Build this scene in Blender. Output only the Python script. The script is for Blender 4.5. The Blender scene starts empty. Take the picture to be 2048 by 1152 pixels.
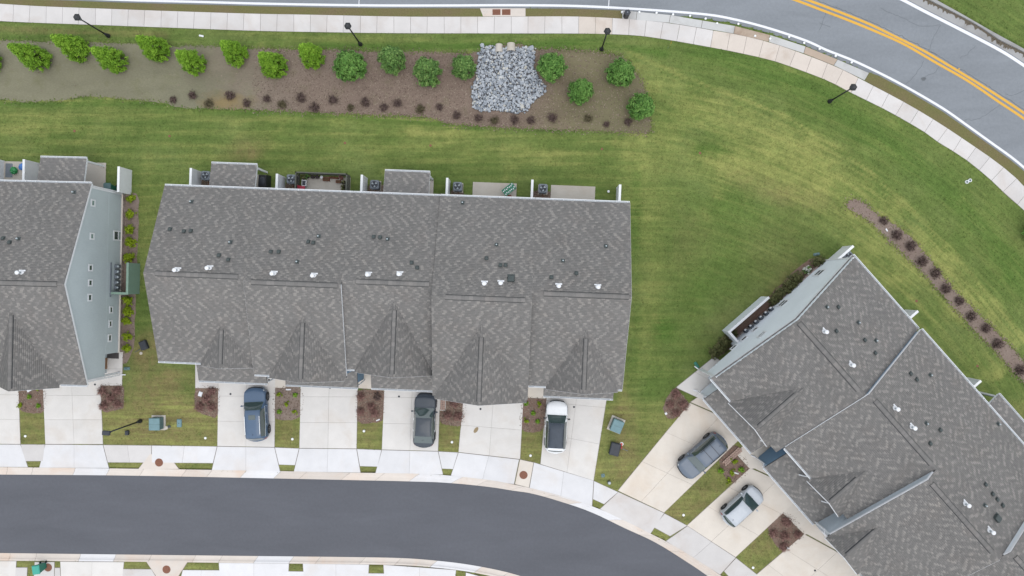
import bpy, bmesh, math, random
import numpy as np
from mathutils import Vector, Matrix, Euler
R_ = math.radians
random.seed(7); rng = np.random.default_rng(11)
scene = bpy.context.scene
col = scene.collection
# ------------------------------------------------------------------ camera
CAM_H = 60.0; FPX = 24 / 36 * 2048
NAD = (1050, 568)
cam_d = bpy.data.cameras.new('camera'); cam = bpy.data.objects.new('camera', cam_d); col.objects.link(cam)
cam_d.lens = 24; cam_d.sensor_width = 36; cam_d.clip_end = 3000
cam.location = (0, 0, CAM_H)
cam.rotation_euler = (-math.atan((576 - NAD[1]) / FPX), math.atan((NAD[0] - 1024) / FPX), 0)
scene.camera = cam
CAMR = np.array(cam.rotation_euler.to_matrix())
# ------------------------------------------------------------------ sky, sun, exposure (bright overcast)
world = bpy.data.worlds.new('World'); scene.world = world; world.use_nodes = True
SUN_EL, SUN_AZ = 66, 150          # compass: light from the lower right of the frame
wn = world.node_tree.nodes; wl = world.node_tree.links; wn.clear()
sky = wn.new('ShaderNodeTexSky'); sky.sky_type = 'NISHITA'; sky.sun_disc = False
sky.sun_elevation = R_(SUN_EL); sky.sun_rotation = R_(SUN_AZ); sky.dust_density = 3.0; sky.air_density = 1.0; sky.altitude = 300
hs = wn.new('ShaderNodeHueSaturation'); hs.inputs['Saturation'].default_value = 0.42
bg = wn.new('ShaderNodeBackground'); bg.inputs['Strength'].default_value = 0.15
wo = wn.new('ShaderNodeOutputWorld')
cl = wn.new('ShaderNodeMix'); cl.data_type = 'RGBA'; cl.inputs[0].default_value = .78      # even cloud deck over the sky
cl.inputs[7].default_value = (7.0, 7.3, 7.7, 1)
wl.new(sky.outputs[0], hs.inputs['Color']); wl.new(hs.outputs[0], cl.inputs[6]); wl.new(cl.outputs[2], bg.inputs[0]); wl.new(bg.outputs[0], wo.inputs[0])
sun_d = bpy.data.lights.new('sun', 'SUN'); sun = bpy.data.objects.new('sun', sun_d); col.objects.link(sun)
sun_d.energy = 0.6; sun_d.angle = R_(50); sun_d.color = (1.0, 0.95, 0.89)
sd = Vector((math.sin(R_(SUN_AZ)) * math.cos(R_(SUN_EL)), math.cos(R_(SUN_AZ)) * math.cos(R_(SUN_EL)), math.sin(R_(SUN_EL))))
sun.rotation_euler = sd.to_track_quat('Z', 'Y').to_euler()
scene.view_settings.view_transform = 'Standard'; scene.view_settings.look = 'None'
scene.view_settings.gamma = 1; scene.view_settings.use_curve_mapping = False
scene.view_settings.exposure = 0.72
scene.render.resolution_x = 1024; scene.render.resolution_y = 576
# ------------------------------------------------------------------ pixel rays -> places in the world
ZG = 0.10                                   # level of lawns and paving
def ray(px, py):
    return CAMR @ np.array([(px - 1024) / FPX, -(py - 576) / FPX, -1.0])
def at(px, py, z=ZG):
    d = ray(px, py); t = (z - CAM_H) / d[2]
    return Vector((d[0] * t, d[1] * t, z))
def pl(pts, z=ZG): return [at(x, y, z) for x, y in pts]
# ------------------------------------------------------------------ helpers
def tag(o, label=None, cat=None, group=None, kind=None):
    if label: o['label'] = label
    if cat: o['category'] = cat
    if group: o['group'] = group
    if kind: o['kind'] = kind
    return o
def empty(name, loc, rz=0, label=None, cat=None, group=None, kind=None):
    o = bpy.data.objects.new(name, None); col.objects.link(o); o.empty_display_size = .3
    o.location = loc; o.rotation_euler = (0, 0, rz)
    return tag(o, label, cat, group, kind)
def copy_tree(o, parent=None):
    c = o.copy(); col.objects.link(c); c.parent = parent
    for ch in list(o.children): copy_tree(ch, c)
    return c
def link(me, name, mat, parent=None):
    if mat: me.materials.append(mat)
    o = bpy.data.objects.new(name, me); col.objects.link(o)
    if parent: o.parent = parent
    return o
class MB:
    def __init__(s): s.v = []; s.f = []
    def add(s, vs, fs):
        b = len(s.v); s.v += [tuple(p) for p in vs]; s.f += [tuple(i + b for i in f) for f in fs]; return s
    def quad(s, *p): return s.add(p, [tuple(range(len(p)))])
    def box(s, x0, x1, y0, y1, z0, z1, M=None):
        vs = [Vector(p) for p in ((x0,y0,z0),(x1,y0,z0),(x1,y1,z0),(x0,y1,z0),(x0,y0,z1),(x1,y0,z1),(x1,y1,z1),(x0,y1,z1))]
        if M: vs = [M @ v for v in vs]
        return s.add(vs, [(3,2,1,0),(4,5,6,7),(0,1,5,4),(1,2,6,5),(2,3,7,6),(3,0,4,7)])
    def bbox(s, x0, x1, y0, y1, z0, z1, b=.03, M=None):          # box with bevelled top edges and corners
        pts = lambda d, z: [(x0+d,y0,z),(x1-d,y0,z),(x1,y0+d,z),(x1,y1-d,z),(x1-d,y1,z),(x0+d,y1,z),(x0,y1-d,z),(x0,y0+d,z)]
        rings = [pts(b, z0), pts(b, z1-b)]
        x0 += b; x1 -= b; y0 += b; y1 -= b
        rings.append(pts(b*.5, z1))
        return s.loft(rings, M)
    def loft(s, rings, M=None, cap=True):
        n = len(rings[0]); vs = [Vector(p) for r in rings for p in r]
        if M: vs = [M @ v for v in vs]
        fs = [(k*n+i, k*n+(i+1) % n, (k+1)*n+(i+1) % n, (k+1)*n+i) for k in range(len(rings)-1) for i in range(n)]
        if cap: fs += [tuple(range(n))[::-1], tuple(range((len(rings)-1)*n, len(rings)*n))]
        return s.add(vs, fs)
    def lathe(s, prof, n=12, M=None, cap=True, c=(0,0,0)):
        return s.loft([[(c[0]+r*math.cos(2*math.pi*i/n), c[1]+r*math.sin(2*math.pi*i/n), c[2]+z) for i in range(n)] for r, z in prof], M, cap)
    def tube(s, a, b, r0, r1=None, n=8):
        a = Vector(a); b = Vector(b); q = (b-a).to_track_quat('Z', 'Y').to_matrix().to_4x4(); q.translation = a
        return s.lathe([(r0, 0), (r1 if r1 is not None else r0, (b-a).length)], n, q)
    def prism(s, poly, z0, z1):
        if sum(poly[i][0]*poly[(i+1) % len(poly)][1]-poly[(i+1) % len(poly)][0]*poly[i][1] for i in range(len(poly))) < 0: poly = poly[::-1]
        return s.loft([[(p[0], p[1], z0) for p in poly], [(p[0], p[1], z1) for p in poly]])
    def ball(s, c, r, n=10, m=6, sc=(1,1,1), M=None):
        rings = [[(c[0]+sc[0]*r*math.sin(math.pi*(k+.02)/(m+.04))*math.cos(2*math.pi*i/n), c[1]+sc[1]*r*math.sin(math.pi*(k+.02)/(m+.04))*math.sin(2*math.pi*i/n), c[2]-sc[2]*r*math.cos(math.pi*(k+.02)/(m+.04))) for i in range(n)] for k in range(m+1)]
        return s.loft(rings, M)
    def build(s, name, mat, parent=None, smooth=False):
        me = bpy.data.meshes.new(name); me.from_pydata(s.v, [], s.f)
        if smooth: me.polygons.foreach_set('use_smooth', [True]*len(me.polygons))
        me.update(); return link(me, name, mat, parent)
def np_mesh(name, V, F, mat, parent=None, tone=None):
    """fast mesh of quads: V (n,3), F (m,4); tone per face -> corner attribute"""
    me = bpy.data.meshes.new(name)
    V = np.asarray(V, np.float32); F = np.asarray(F, np.int32); m, k = F.shape
    me.vertices.add(len(V)); me.vertices.foreach_set('co', V.ravel())
    me.loops.add(m*k); me.loops.foreach_set('vertex_index', F.ravel())
    me.polygons.add(m); me.polygons.foreach_set('loop_start', np.arange(m, dtype=np.int32)*k)
    if tone is not None:
        a = me.attributes.new('tone', 'FLOAT', 'FACE'); a.data.foreach_set('value', np.asarray(tone, np.float32))
    me.update(calc_edges=True); me.validate()
    return link(me, name, mat, parent)
def inset(poly, d):
    p = [Vector((q[0], q[1])) for q in poly]; n = len(p)
    ar = sum(p[i].x*p[(i+1) % n].y-p[(i+1) % n].x*p[i].y for i in range(n))
    if ar < 0: p = p[::-1]
    out = []
    for i in range(n):
        a, b, c = p[i-1], p[i], p[(i+1) % n]
        e1 = (b-a).normalized(); e2 = (c-b).normalized()
        n1 = Vector((-e1.y, e1.x)); n2 = Vector((-e2.y, e2.x))
        k = 1+n1.dot(n2)
        out.append(b+(n1+n2)*(d/max(k, .25)))
    return out
def resample(pts, n=None, step=None):
    P = np.array([(p[0], p[1]) for p in pts], float)
    # smooth Catmull-Rom then even spacing
    Q = []
    for i in range(len(P)-1):
        p0, p1, p2, p3 = P[max(i-1, 0)], P[i], P[i+1], P[min(i+2, len(P)-1)]
        for t in np.linspace(0, 1, 12, endpoint=False):
            Q.append(.5*((2*p1)+(-p0+p2)*t+(2*p0-5*p1+4*p2-p3)*t*t+(-p0+3*p1-3*p2+p3)*t**3))
    Q.append(P[-1]); Q = np.array(Q)
    L = np.r_[0, np.cumsum(np.linalg.norm(np.diff(Q, axis=0), axis=1))]
    if n is None: n = max(2, int(round(L[-1]/step))+1)
    s = np.linspace(0, L[-1], n)
    return np.c_[np.interp(s, L, Q[:, 0]), np.interp(s, L, Q[:, 1])]
def offset_line(P, d):
    T = np.gradient(np.asarray(P, float), axis=0); T /= np.linalg.norm(T, axis=1)[:, None]
    return np.asarray(P)+np.c_[-T[:, 1], T[:, 0]]*d
# ------------------------------------------------------------------ materials
GAIN = 1.62            # photo brightness / albedo for a flat open surface
def lin(c): return tuple(((x/255)/12.92 if x <= 10 else (((x/255)+.055)/1.055)**2.4) for x in c)
def alb(c, g=None): return tuple(min(.86, x/(g or GAIN)) for x in lin(c))
class Mat:
    def __init__(s, name, rough=.8, spec=.3, metal=0):
        s.m = bpy.data.materials.new(name); s.m.use_nodes = True
        s.n = s.m.node_tree.nodes; s.l = s.m.node_tree.links
        s.b = s.n['Principled BSDF']; s.b.inputs['Roughness'].default_value = rough
        s.b.inputs['Specular IOR Level'].default_value = spec; s.b.inputs['Metallic'].default_value = metal
        s._co = None
    def co(s, kind='Object'):
        if s._co is None: s._co = s.n.new('ShaderNodeTexCoord')
        return s._co.outputs[kind]
    def pos(s): return s.n.new('ShaderNodeNewGeometry').outputs['Position']
    def noise(s, scale, detail=4, rough=.55, vec=None, dist=0, stretch=None, rot=0):
        t = s.n.new('ShaderNodeTexNoise'); t.inputs['Scale'].default_value = scale; t.inputs['Detail'].default_value = detail
        t.inputs['Roughness'].default_value = rough; t.inputs['Distortion'].default_value = dist
        vec = vec or s.pos()
        if stretch:
            mp = s.n.new('ShaderNodeMapping'); mp.inputs['Scale'].default_value = stretch; mp.inputs['Rotation'].default_value = (0, 0, rot); s.l.new(vec, mp.inputs[0]); vec = mp.outputs[0]
        s.l.new(vec, t.inputs['Vector']); return t.outputs['Fac']
    def ramp(s, fac, stops):
        r = s.n.new('ShaderNodeValToRGB'); e = r.color_ramp.elements
        while len(e) < len(stops): e.new(.5)
        for k, (p, c) in enumerate(stops):
            e[k].position = p; e[k].color = (*c, 1) if not isinstance(c, float) else (c, c, c, 1)
        s.l.new(fac, r.inputs[0]); return r.outputs[0]
    def mix(s, fac, a, b, mode='MIX'):
        x = s.n.new('ShaderNodeMix'); x.data_type = 'RGBA'; x.blend_type = mode
        for sock, v in ((x.inputs[0], fac), (x.inputs[6], a), (x.inputs[7], b)):
            if isinstance(v, (int, float)): sock.default_value = v
            elif isinstance(v, tuple): sock.default_value = (*v, 1) if len(v) == 3 else v
            else: s.l.new(v, sock)
        return x.outputs[2]
    def math(s, op, a, b=0.0):
        x = s.n.new('ShaderNodeMath'); x.operation = op
        for sock, v in zip(x.inputs, (a, b)):
            if isinstance(v, (int, float)): sock.default_value = v
            else: s.l.new(v, sock)
        return x.outputs[0]
    def attr(s, name, out='Fac'):
        a = s.n.new('ShaderNodeAttribute'); a.attribute_name = name; return a.outputs[out]
    def base(s, c):
        if isinstance(c, tuple): s.b.inputs['Base Color'].default_value = (*c, 1)
        else: s.l.new(c, s.b.inputs['Base Color'])
        return s
    def bump(s, h, strength=.4, dist=.02):
        b = s.n.new('ShaderNodeBump'); b.inputs['Strength'].default_value = strength; b.inputs['Distance'].default_value = dist
        s.l.new(h, b.inputs['Height']); s.l.new(b.outputs[0], s.b.inputs['Normal']); return s
def rnd(m, amt):                                                  # a little value difference from piece to piece
    oi = m.n.new('ShaderNodeObjectInfo'); return m.math('MULTIPLY_ADD', oi.outputs['Random'], amt)
def simple(name, c, rough=.6, spec=.4, metal=0, var=.12, scale=3, g=None):
    m = Mat(name, rough, spec, metal); a = alb(c, g)
    f = m.ramp(m.noise(scale, 5), [(.3, 1-var), (.7, 1+var*.6)])
    m.base(m.mix(1.0, a, f, 'MULTIPLY')); return m.m
def concrete(name, c, stain=(150, 132, 112), stain_amt=.3, var=.07):
    m = Mat(name, .9, .2); a = alb(c)
    oi = m.n.new('ShaderNodeObjectInfo')
    k = m.ramp(oi.outputs['Random'], [(0, 1-var), (1, 1+var*.5)])
    cc = m.mix(1.0, a, k, 'MULTIPLY')
    n1 = m.ramp(m.noise(.9, 6, .6), [(.25, .93), (.75, 1.04)]); cc = m.mix(1.0, cc, n1, 'MULTIPLY')
    n2 = m.ramp(m.noise(22, 3, .6), [(.3, .95), (.7, 1.03)]); cc = m.mix(1.0, cc, n2, 'MULTIPLY')
    st = m.ramp(m.noise(.35, 7, .62, dist=.6), [(.5, 0.0), (.72, float(stain_amt))])
    cc = m.mix(st, cc, alb(stain)); m.base(cc).bump(m.noise(40, 3), .15, .01); return m.m
M = {}
M['walk'] = concrete('walk_concrete', (220, 216, 214), (190, 170, 155), .35)
M['walk_new'] = concrete('new_concrete', (233, 232, 234), (215, 200, 185), .3, .05)
M['drive'] = concrete('drive_concrete', (230, 226, 222), (205, 188, 170), .35, .04)
M['drive_tan'] = concrete('drive_concrete_tan', (232, 223, 212), (205, 176, 145), .3, .04)
M['kerb'] = concrete('kerb_concrete', (226, 216, 207), (222, 190, 165), .45, .09)
M['pad_grey'] = concrete('pad_concrete_grey', (205, 205, 204), (110, 100, 90), .45, .07)
M['pad_rust'] = concrete('pad_concrete_stained', (190, 172, 155), (120, 92, 72), .75, .06)
M['gutter_old'] = concrete('old_gutter_concrete', (172, 172, 172), (120, 115, 108), .5)
M['walk_tan'] = concrete('stained_walk', (220, 209, 199), (165, 140, 118), .55, .07)
M['joint'] = simple('joint_filler', (150, 144, 136), .95, .1)
M['patio'] = concrete('patio_concrete', (205, 198, 188), (175, 160, 140), .3)
def asphalt(name, c, worn):
    m = Mat(name, .85, .3); a = alb(c)
    n1 = m.ramp(m.noise(.5, 6, .6, stretch=(.25, 1, 1), dist=.4), [(.3, 1-worn), (.7, 1+worn)])
    n2 = m.ramp(m.noise(30, 3, .7), [(.25, 1-worn*1.6), (.75, 1+worn*1.6)])
    n3 = m.ramp(m.noise(4, 6, .7), [(.3, 1-worn*.7), (.7, 1+worn*.7)])
    m.base(m.mix(1.0, m.mix(1.0, m.mix(1.0, a, n1, 'MULTIPLY'), n2, 'MULTIPLY'), n3, 'MULTIPLY')).bump(m.noise(60, 2), .3, .01); return m.m
M['asphalt_new'] = asphalt('new_asphalt', (97, 99, 106), .09)
M['asphalt_old'] = asphalt('old_asphalt', (136, 141, 147), .11)
def paint(name, c):
    m = Mat(name, .7, .3); w = m.ramp(m.noise(9, 6, .7), [(.28, .80), (.5, 1.0)]); m.base(m.mix(1.0, alb(c), w, 'MULTIPLY')); return m.m
M['white_line'] = paint('white_road_paint', (240, 241, 246)); M['yellow_line'] = paint('yellow_road_paint', (228, 176, 70))
M['tar'] = simple('crack_tar', (108, 112, 116), .8, .3)
# mulch / pine straw beds
def mulch(name, c1, c2, c3):
    m = Mat(name, .95, .1)
    big = m.ramp(m.noise(.35, 6, .6, dist=.5), [(.35, alb(c1)), (.65, alb(c2))])
    fine = m.ramp(m.noise(9, 6, .75, stretch=(.6, 1.6, 1)), [(.25, .78), (.75, 1.22)])
    st = m.ramp(m.noise(1.3, 6, .7), [(.55, 0.0), (.75, .6)])
    m.base(m.mix(1.0, m.mix(st, big, alb(c3)), fine, 'MULTIPLY')).bump(m.noise(16, 5, .7), .6, .05); return m
M['mulch'] = mulch('bark_mulch', (140, 123, 114), (150, 135, 125), (134, 117, 105)).m
M['mulch_red'] = mulch('red_mulch', (134, 108, 97), (142, 120, 108), (118, 96, 86)).m
mb_ = Mat('straw_and_mulch', .95, .1)
sx = mb_.n.new('ShaderNodeSeparateXYZ'); mb_.l.new(mb_.pos(), sx.inputs[0])
fx = mb_.math('ADD', mb_.math('MULTIPLY', mb_.math('ADD', sx.outputs[0], 48.0), 1/64.0), mb_.math('MULTIPLY', mb_.math('SUBTRACT', mb_.noise(.22, 5, .6), .5), .22))
big = mb_.ramp(fx, [(0, alb((138, 135, 114))), (.30, alb((134, 131, 110))), (.40, alb((142, 128, 116))), (.50, alb((138, 121, 110))), (.74, alb((132, 115, 104))), (.80, alb((126, 118, 94))), (1, alb((126, 122, 94)))])
fine = mb_.ramp(mb_.noise(9, 6, .75, stretch=(.5, 1.8, 1)), [(.25, .80), (.75, 1.20)])
grn = mb_.ramp(mb_.noise(.8, 7, .7), [(.52, 0.0), (.72, .45)])
wet = mb_.ramp(mb_.noise(.5, 6, .65, stretch=(.35, 1.2, 1), dist=.8), [(.35, .90), (.65, 1.06)])
sv_ = mb_.n.new('ShaderNodeVectorMath'); sv_.operation = 'DISTANCE'; mpg = mb_.n.new('ShaderNodeMapping'); mb_.l.new(mb_.pos(), mpg.inputs[0]); mpg.inputs['Scale'].default_value = (.42, 1, 1)
mb_.l.new(mpg.outputs[0], sv_.inputs[0]); _s = at(452, 206); sv_.inputs[1].default_value = (_s.x*.42, _s.y, _s.z)
sand = mb_.ramp(mb_.math('ADD', mb_.math('MULTIPLY', sv_.outputs['Value'], .5), mb_.math('MULTIPLY', mb_.noise(1.2, 6, .7), .8)), [(.5, .75), (1.0, 0.0)])
c_ = mb_.mix(grn, big, alb((118, 118, 84)))
c_ = mb_.mix(sand, c_, alb((152, 132, 92)))
mb_.base(mb_.mix(1.0, mb_.mix(1.0, c_, fine, 'MULTIPLY'), wet, 'MULTIPLY')).bump(mb_.noise(14, 5, .7), .6, .05)
M['bed'] = mb_.m
# lawn
lw = Mat('lawn_grass', .9, .15)
pa = lw.n.new('ShaderNodeSeparateColor'); lw.l.new(lw.attr('paint', 'Color'), pa.inputs[0])
nz = lw.noise(.16, 8, .68, dist=.3)
g0 = lw.ramp(nz, [(.30, alb((94, 117, 56))), (.5, alb((107, 126, 65))), (.70, alb((121, 136, 78)))])
mow = lw.ramp(lw.noise(.55, 6, .65, dist=.4), [(.3, .90), (.7, 1.09)])
blades = lw.ramp(lw.noise(7, 7, .8), [(.22, .70), (.78, 1.28)])
tuft = lw.ramp(lw.noise(2.6, 7, .78), [(.3, .82), (.7, 1.15)])
brk = lw.ramp(lw.noise(1.1, 8, .74, dist=.6), [(.33, .35), (.66, 1.35)])
dry = lw.math('MULTIPLY', lw.math('MULTIPLY', pa.outputs[0], .8), brk)
g1 = lw.mix(dry, g0, alb((156, 160, 92)))
g2 = lw.mix(lw.math('MULTIPLY', pa.outputs[1], brk), g1, alb((136, 126, 84)))
g3 = lw.mix(pa.outputs[2], g2, alb((86, 118, 50)))
cv = lw.n.new('ShaderNodeVectorMath'); cv.operation = 'SUBTRACT'; lw.l.new(lw.pos(), cv.inputs[0]); cv.inputs[1].default_value = (5.29, -32.28, 0)
ln = lw.n.new('ShaderNodeVectorMath'); ln.operation = 'LENGTH'; lw.l.new(cv.outputs[0], ln.inputs[0])
sp_ = lw.n.new('ShaderNodeSeparateXYZ'); lw.l.new(cv.outputs[0], sp_.inputs[0])
an = lw.math('ARCTAN2', sp_.outputs[1], sp_.outputs[0])
wp = lw.n.new('ShaderNodeCombineXYZ'); lw.l.new(lw.math('MULTIPLY', ln.outputs['Value'], 2.3), wp.inputs[0]); lw.l.new(lw.math('MULTIPLY', an, 7.0), wp.inputs[1])
st_ = lw.noise(1.0, 7, .7, vec=wp.outputs[0], dist=.25)
hz = lw.noise(1.0, 7, .7, stretch=(.14, 2.0, 1), rot=R_(2.2), dist=.25)
msk = lw.attr('paint', 'Alpha')
sk = lw.mix(msk, hz, st_)
dl = lw.math('MULTIPLY', lw.ramp(sk, [(.47, 0.0), (.62, 1.0)]), lw.math('ADD', lw.math('MULTIPLY', pa.outputs[0], .8), .2))
g3 = lw.mix(dl, g3, alb((158, 161, 94)))
dk_ = lw.ramp(sk, [(.30, .80), (.46, 1.0)]); g3 = lw.mix(1.0, g3, dk_, 'MULTIPLY')
for f in (mow, blades, tuft): g3 = lw.mix(1.0, g3, f, 'MULTIPLY')
lw.base(g3).bump(lw.noise(11, 6, .8), .8, .06)
M['lawn'] = lw.m
vg = Mat('verge_grass', .95, .1)
v0 = vg.ramp(vg.noise(.45, 7, .65, stretch=(.6, 1, 1)), [(.28, alb((126, 112, 88))), (.5, alb((122, 116, 80))), (.72, alb((114, 118, 72)))])
vg.base(vg.mix(1.0, v0, vg.ramp(vg.noise(8, 6, .8), [(.22, .7), (.78, 1.28)]), 'MULTIPLY')).bump(vg.noise(11, 5, .8), .8, .06); M['verge'] = vg.m
vt = Mat('verge_turf', .95, .1)
v0 = vt.ramp(vt.noise(.7, 7, .65), [(.28, alb((96, 100, 54))), (.72, alb((112, 116, 66)))])
vt.base(vt.mix(1.0, v0, vt.ramp(vt.noise(8, 6, .8), [(.22, .7), (.78, 1.28)]), 'MULTIPLY')).bump(vt.noise(11, 5, .8), .8, .06); M['turf'] = vt.m
# roofs
sh = Mat('asphalt_shingle', .92, .12)
oi = sh.attr('tone')
s0 = sh.ramp(oi, [(0, alb((121, 119, 118))), (.35, alb((128, 126, 124))), (.62, alb((135, 132, 130))), (.8, alb((144, 141, 138))), (1, alb((155, 151, 147)))])
gr = sh.ramp(sh.noise(26, 4, .8), [(.25, .82), (.75, 1.16)])
wth = sh.ramp(sh.noise(.45, 6, .6, dist=.5), [(.3, .94), (.7, 1.06)])
brn = sh.ramp(sh.noise(.7, 5, .6), [(.5, 0.0), (.75, .35)])
sh.base(sh.mix(1.0, sh.mix(1.0, sh.mix(brn, s0, sh.mix(1.0, s0, (1.06, .98, .93), 'MULTIPLY')), gr, 'MULTIPLY'), wth, 'MULTIPLY')).bump(sh.noise(50, 3), .3, .01)
M['shingle'] = sh.m
M['deck'] = simple('roof_felt', (92, 92, 94), .95, .1)
M['slot'] = simple('vent_slot', (70, 72, 74), .9, .1)
def siding(name, c):
    m = Mat(name, .6, .35); k = m.ramp(m.noise(.5, 5), [(.3, .95), (.7, 1.03)]); f = m.ramp(m.noise(14, 3, stretch=(1, 1, .3)), [(.3, .96), (.7, 1.03)])
    m.base(m.mix(1.0, m.mix(1.0, alb(c), k, 'MULTIPLY'), f, 'MULTIPLY')); return m.m
M['siding_green'] = siding('grey_green_siding', (192, 202, 205))
M['siding_pale'] = siding('pale_blue_siding', (236, 243, 250))
M['siding_blue'] = siding('slate_blue_siding', (122, 154, 180))
M['siding_grey'] = siding('grey_siding', (186, 196, 204))
M['white'] = simple('white_vinyl', (238, 240, 244), .45, .4, var=.04)
M['white_gloss'] = simple('white_enamel', (246, 248, 250), .3, .5, var=.03)
M['gutter_in'] = simple('gutter_trough', (205, 212, 218), .5, .4)
M['screen_green'] = simple('green_panel', (142, 170, 154), .6, .35, var=.06)
M['stone'] = None
st = Mat('stone_veneer', .95, .15); vv = st.n.new('ShaderNodeTexVoronoi'); vv.inputs['Scale'].default_value = 6; st.l.new(st.pos(), vv.inputs[0])
st.base(st.ramp(vv.outputs['Color'], [(.2, alb((152, 134, 126))), (.5, alb((178, 160, 152))), (.8, alb((196, 182, 174)))])); M['stone'] = st.m
def glass(name, c, rough=.08, coat=.6):
    m = Mat(name, rough, .6); m.b.inputs['Coat Weight'].default_value = coat; m.base(alb(c)); return m.m
M['win'] = glass('window_pane', (70, 84, 84)); M['car_glass'] = glass('car_glass', (62, 78, 78), .05, 1.0)
M['win_blind'] = glass('blind_pane', (140, 160, 158))
M['black'] = simple('black_powder_coat', (42, 44, 48), .5, .4, var=.1)
M['dark'] = simple('dark_plastic', (58, 62, 70), .6, .35)
M['rubber'] = simple('tyre_rubber', (44, 45, 47), .9, .2)
M['rim'] = simple('alloy', (140, 144, 150), .35, .5, .7)
M['chrome'] = simple('chrome_trim', (225, 228, 232), .15, .6, .8, var=.02)
M['lamp_glass'] = glass('frosted_pane', (120, 128, 140), .4, .2)
M['teal'] = simple('teal_enamel', (98, 126, 128), .5, .4, var=.06); M['teal_lid'] = simple('teal_lid', (118, 150, 156), .6, .35, var=.1)
M['bin_lid'] = simple('bin_lid', (62, 168, 150), .5, .4, var=.05); M['bin_body'] = simple('bin_body', (52, 128, 110), .5, .4, var=.05)
M['rust'] = simple('cast_iron', (140, 96, 78), .85, .3, var=.22, scale=12)
M['brown_box'] = simple('brown_box', (112, 84, 66), .8, .2)
M['metal_grey'] = simple('grey_metal', (128, 136, 146), .45, .5, .2); M['metal_dark'] = simple('dark_metal', (84, 92, 102), .5, .4, .2)
M['fan'] = simple('fan_blade', (176, 186, 192), .4, .5, .3)
M['lead'] = simple('vent_dark', (76, 84, 84), .7, .3); M['flash'] = simple('galvanised_flashing', (196, 208, 214), .4, .5, .3)
M['red_lens'] = simple('red_lens', (150, 48, 54), .2, .6); M['head_lens'] = simple('head_lens', (205, 212, 218), .1, .7)
M['door_brown'] = simple('wood_door', (150, 116, 88), .6, .3); M['shade_door_grey'] = simple('entry_shade_and_door', (92, 88, 88), .9, .1)  # the grey serves the painted entry shade and the right row's door
M['silt'] = simple('gutter_silt', (112, 104, 92), .95, .1, var=.25, scale=9)
M['bedding'] = simple('stone_dust', (112, 112, 116), .95, .1, var=.25, scale=9)
M['soil'] = simple('bare_soil', (110, 88, 70), .95, .1, var=.2, scale=5)
M['terra'] = simple('terracotta', (138, 88, 72), .8, .2); M['pot_dark'] = simple('dark_pot', (62, 54, 52), .7, .3)
M['orange'] = simple('orange_flag', (236, 150, 60), .6, .3); M['yellow'] = simple('yellow_stake', (224, 204, 60), .6, .3)
M['fence'] = simple('grey_wood', (104, 106, 98), .85, .2); M['pink'] = simple('red_cushion', (190, 70, 88), .7, .2)
M['red_cap'] = simple('red_cap', (216, 84, 74), .6, .3)
M['bluebag'] = simple('blue_foil', (60, 120, 200), .3, .5); M['greenbag'] = simple('green_foil', (30, 140, 72), .3, .5); M['green_tile'] = simple('green_tile', (30, 118, 90), .4, .4)
def paintwork(name, c, metal=.0):
    m = Mat(name, .42, .35, metal); m.b.inputs['Coat Weight'].default_value = .35; m.b.inputs['Coat Roughness'].default_value = .12
    m.base(m.mix(1.0, alb(c), m.ramp(m.noise(5, 5), [(.3, .96), (.7, 1.03)]), 'MULTIPLY')); return m.m
# foliage
def leaf(name, c1, c2, c3):
    m = Mat(name, .75, .2); t = m.attr('tone')
    c = m.ramp(t, [(0, alb(c1)), (.5, alb(c2)), (1, alb(c3))]); m.base(c)
    m.b.inputs['Subsurface Weight'].default_value = 0
    return m.m
M['leaf_lime'] = leaf('lime_foliage', (86, 124, 32), (116, 160, 40), (148, 188, 62))
M['leaf_green'] = leaf('green_foliage', (66, 104, 46), (94, 138, 60), (126, 164, 84))
M['leaf_olive'] = leaf('olive_foliage', (66, 98, 48), (98, 136, 66), (134, 162, 92))
M['leaf_purple'] = leaf('purple_twigs', (84, 68, 68), (106, 88, 84), (126, 108, 98))
M['leaf_olivebrown'] = leaf('olive_brown_twigs', (82, 76, 58), (104, 96, 72), (124, 116, 88))
M['leaf_redbrown'] = leaf('red_brown_foliage', (124, 90, 87), (148, 112, 105), (168, 134, 122))
M['leaf_yellow'] = leaf('yellow_green_foliage', (106, 130, 20), (140, 164, 24), (172, 190, 50))
M['leaf_dark'] = leaf('dark_foliage', (76, 84, 50), (104, 108, 66), (128, 124, 84))
M['leaf_white'] = leaf('white_flower', (200, 205, 190), (225, 228, 216), (240, 240, 232))
M['bark'] = simple('bark', (96, 80, 66), .95, .1, var=.25, scale=8)
M['rock'] = None
rk = Mat('grey_rock', .9, .2); oi = rk.n.new('ShaderNodeObjectInfo')
rt = rk.math('FRACT', rk.math('ADD', oi.outputs['Random'], rk.attr('tone')))
rk.base(rk.mix(1.0, rk.ramp(rt, [(0, alb((136, 143, 152))), (.45, alb((174, 180, 188))), (.85, alb((196, 201, 207))), (1, alb((208, 204, 192)))]), rk.ramp(rk.noise(7, 5), [(.3, .82), (.7, 1.1)]), 'MULTIPLY')); M['rock'] = rk.m
# ================================================================== ground and lawn
def inside(P, poly):
    x, y = P[:, 0], P[:, 1]; r = np.zeros(len(P), bool); n = len(poly)
    for i in range(n):
        x0, y0 = poly[i]; x1, y1 = poly[(i+1) % n]
        c = ((y0 > y) != (y1 > y)) & (x < (x1-x0)*(y-y0)/((y1-y0) or 1e-9)+x0); r ^= c
    return r
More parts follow.
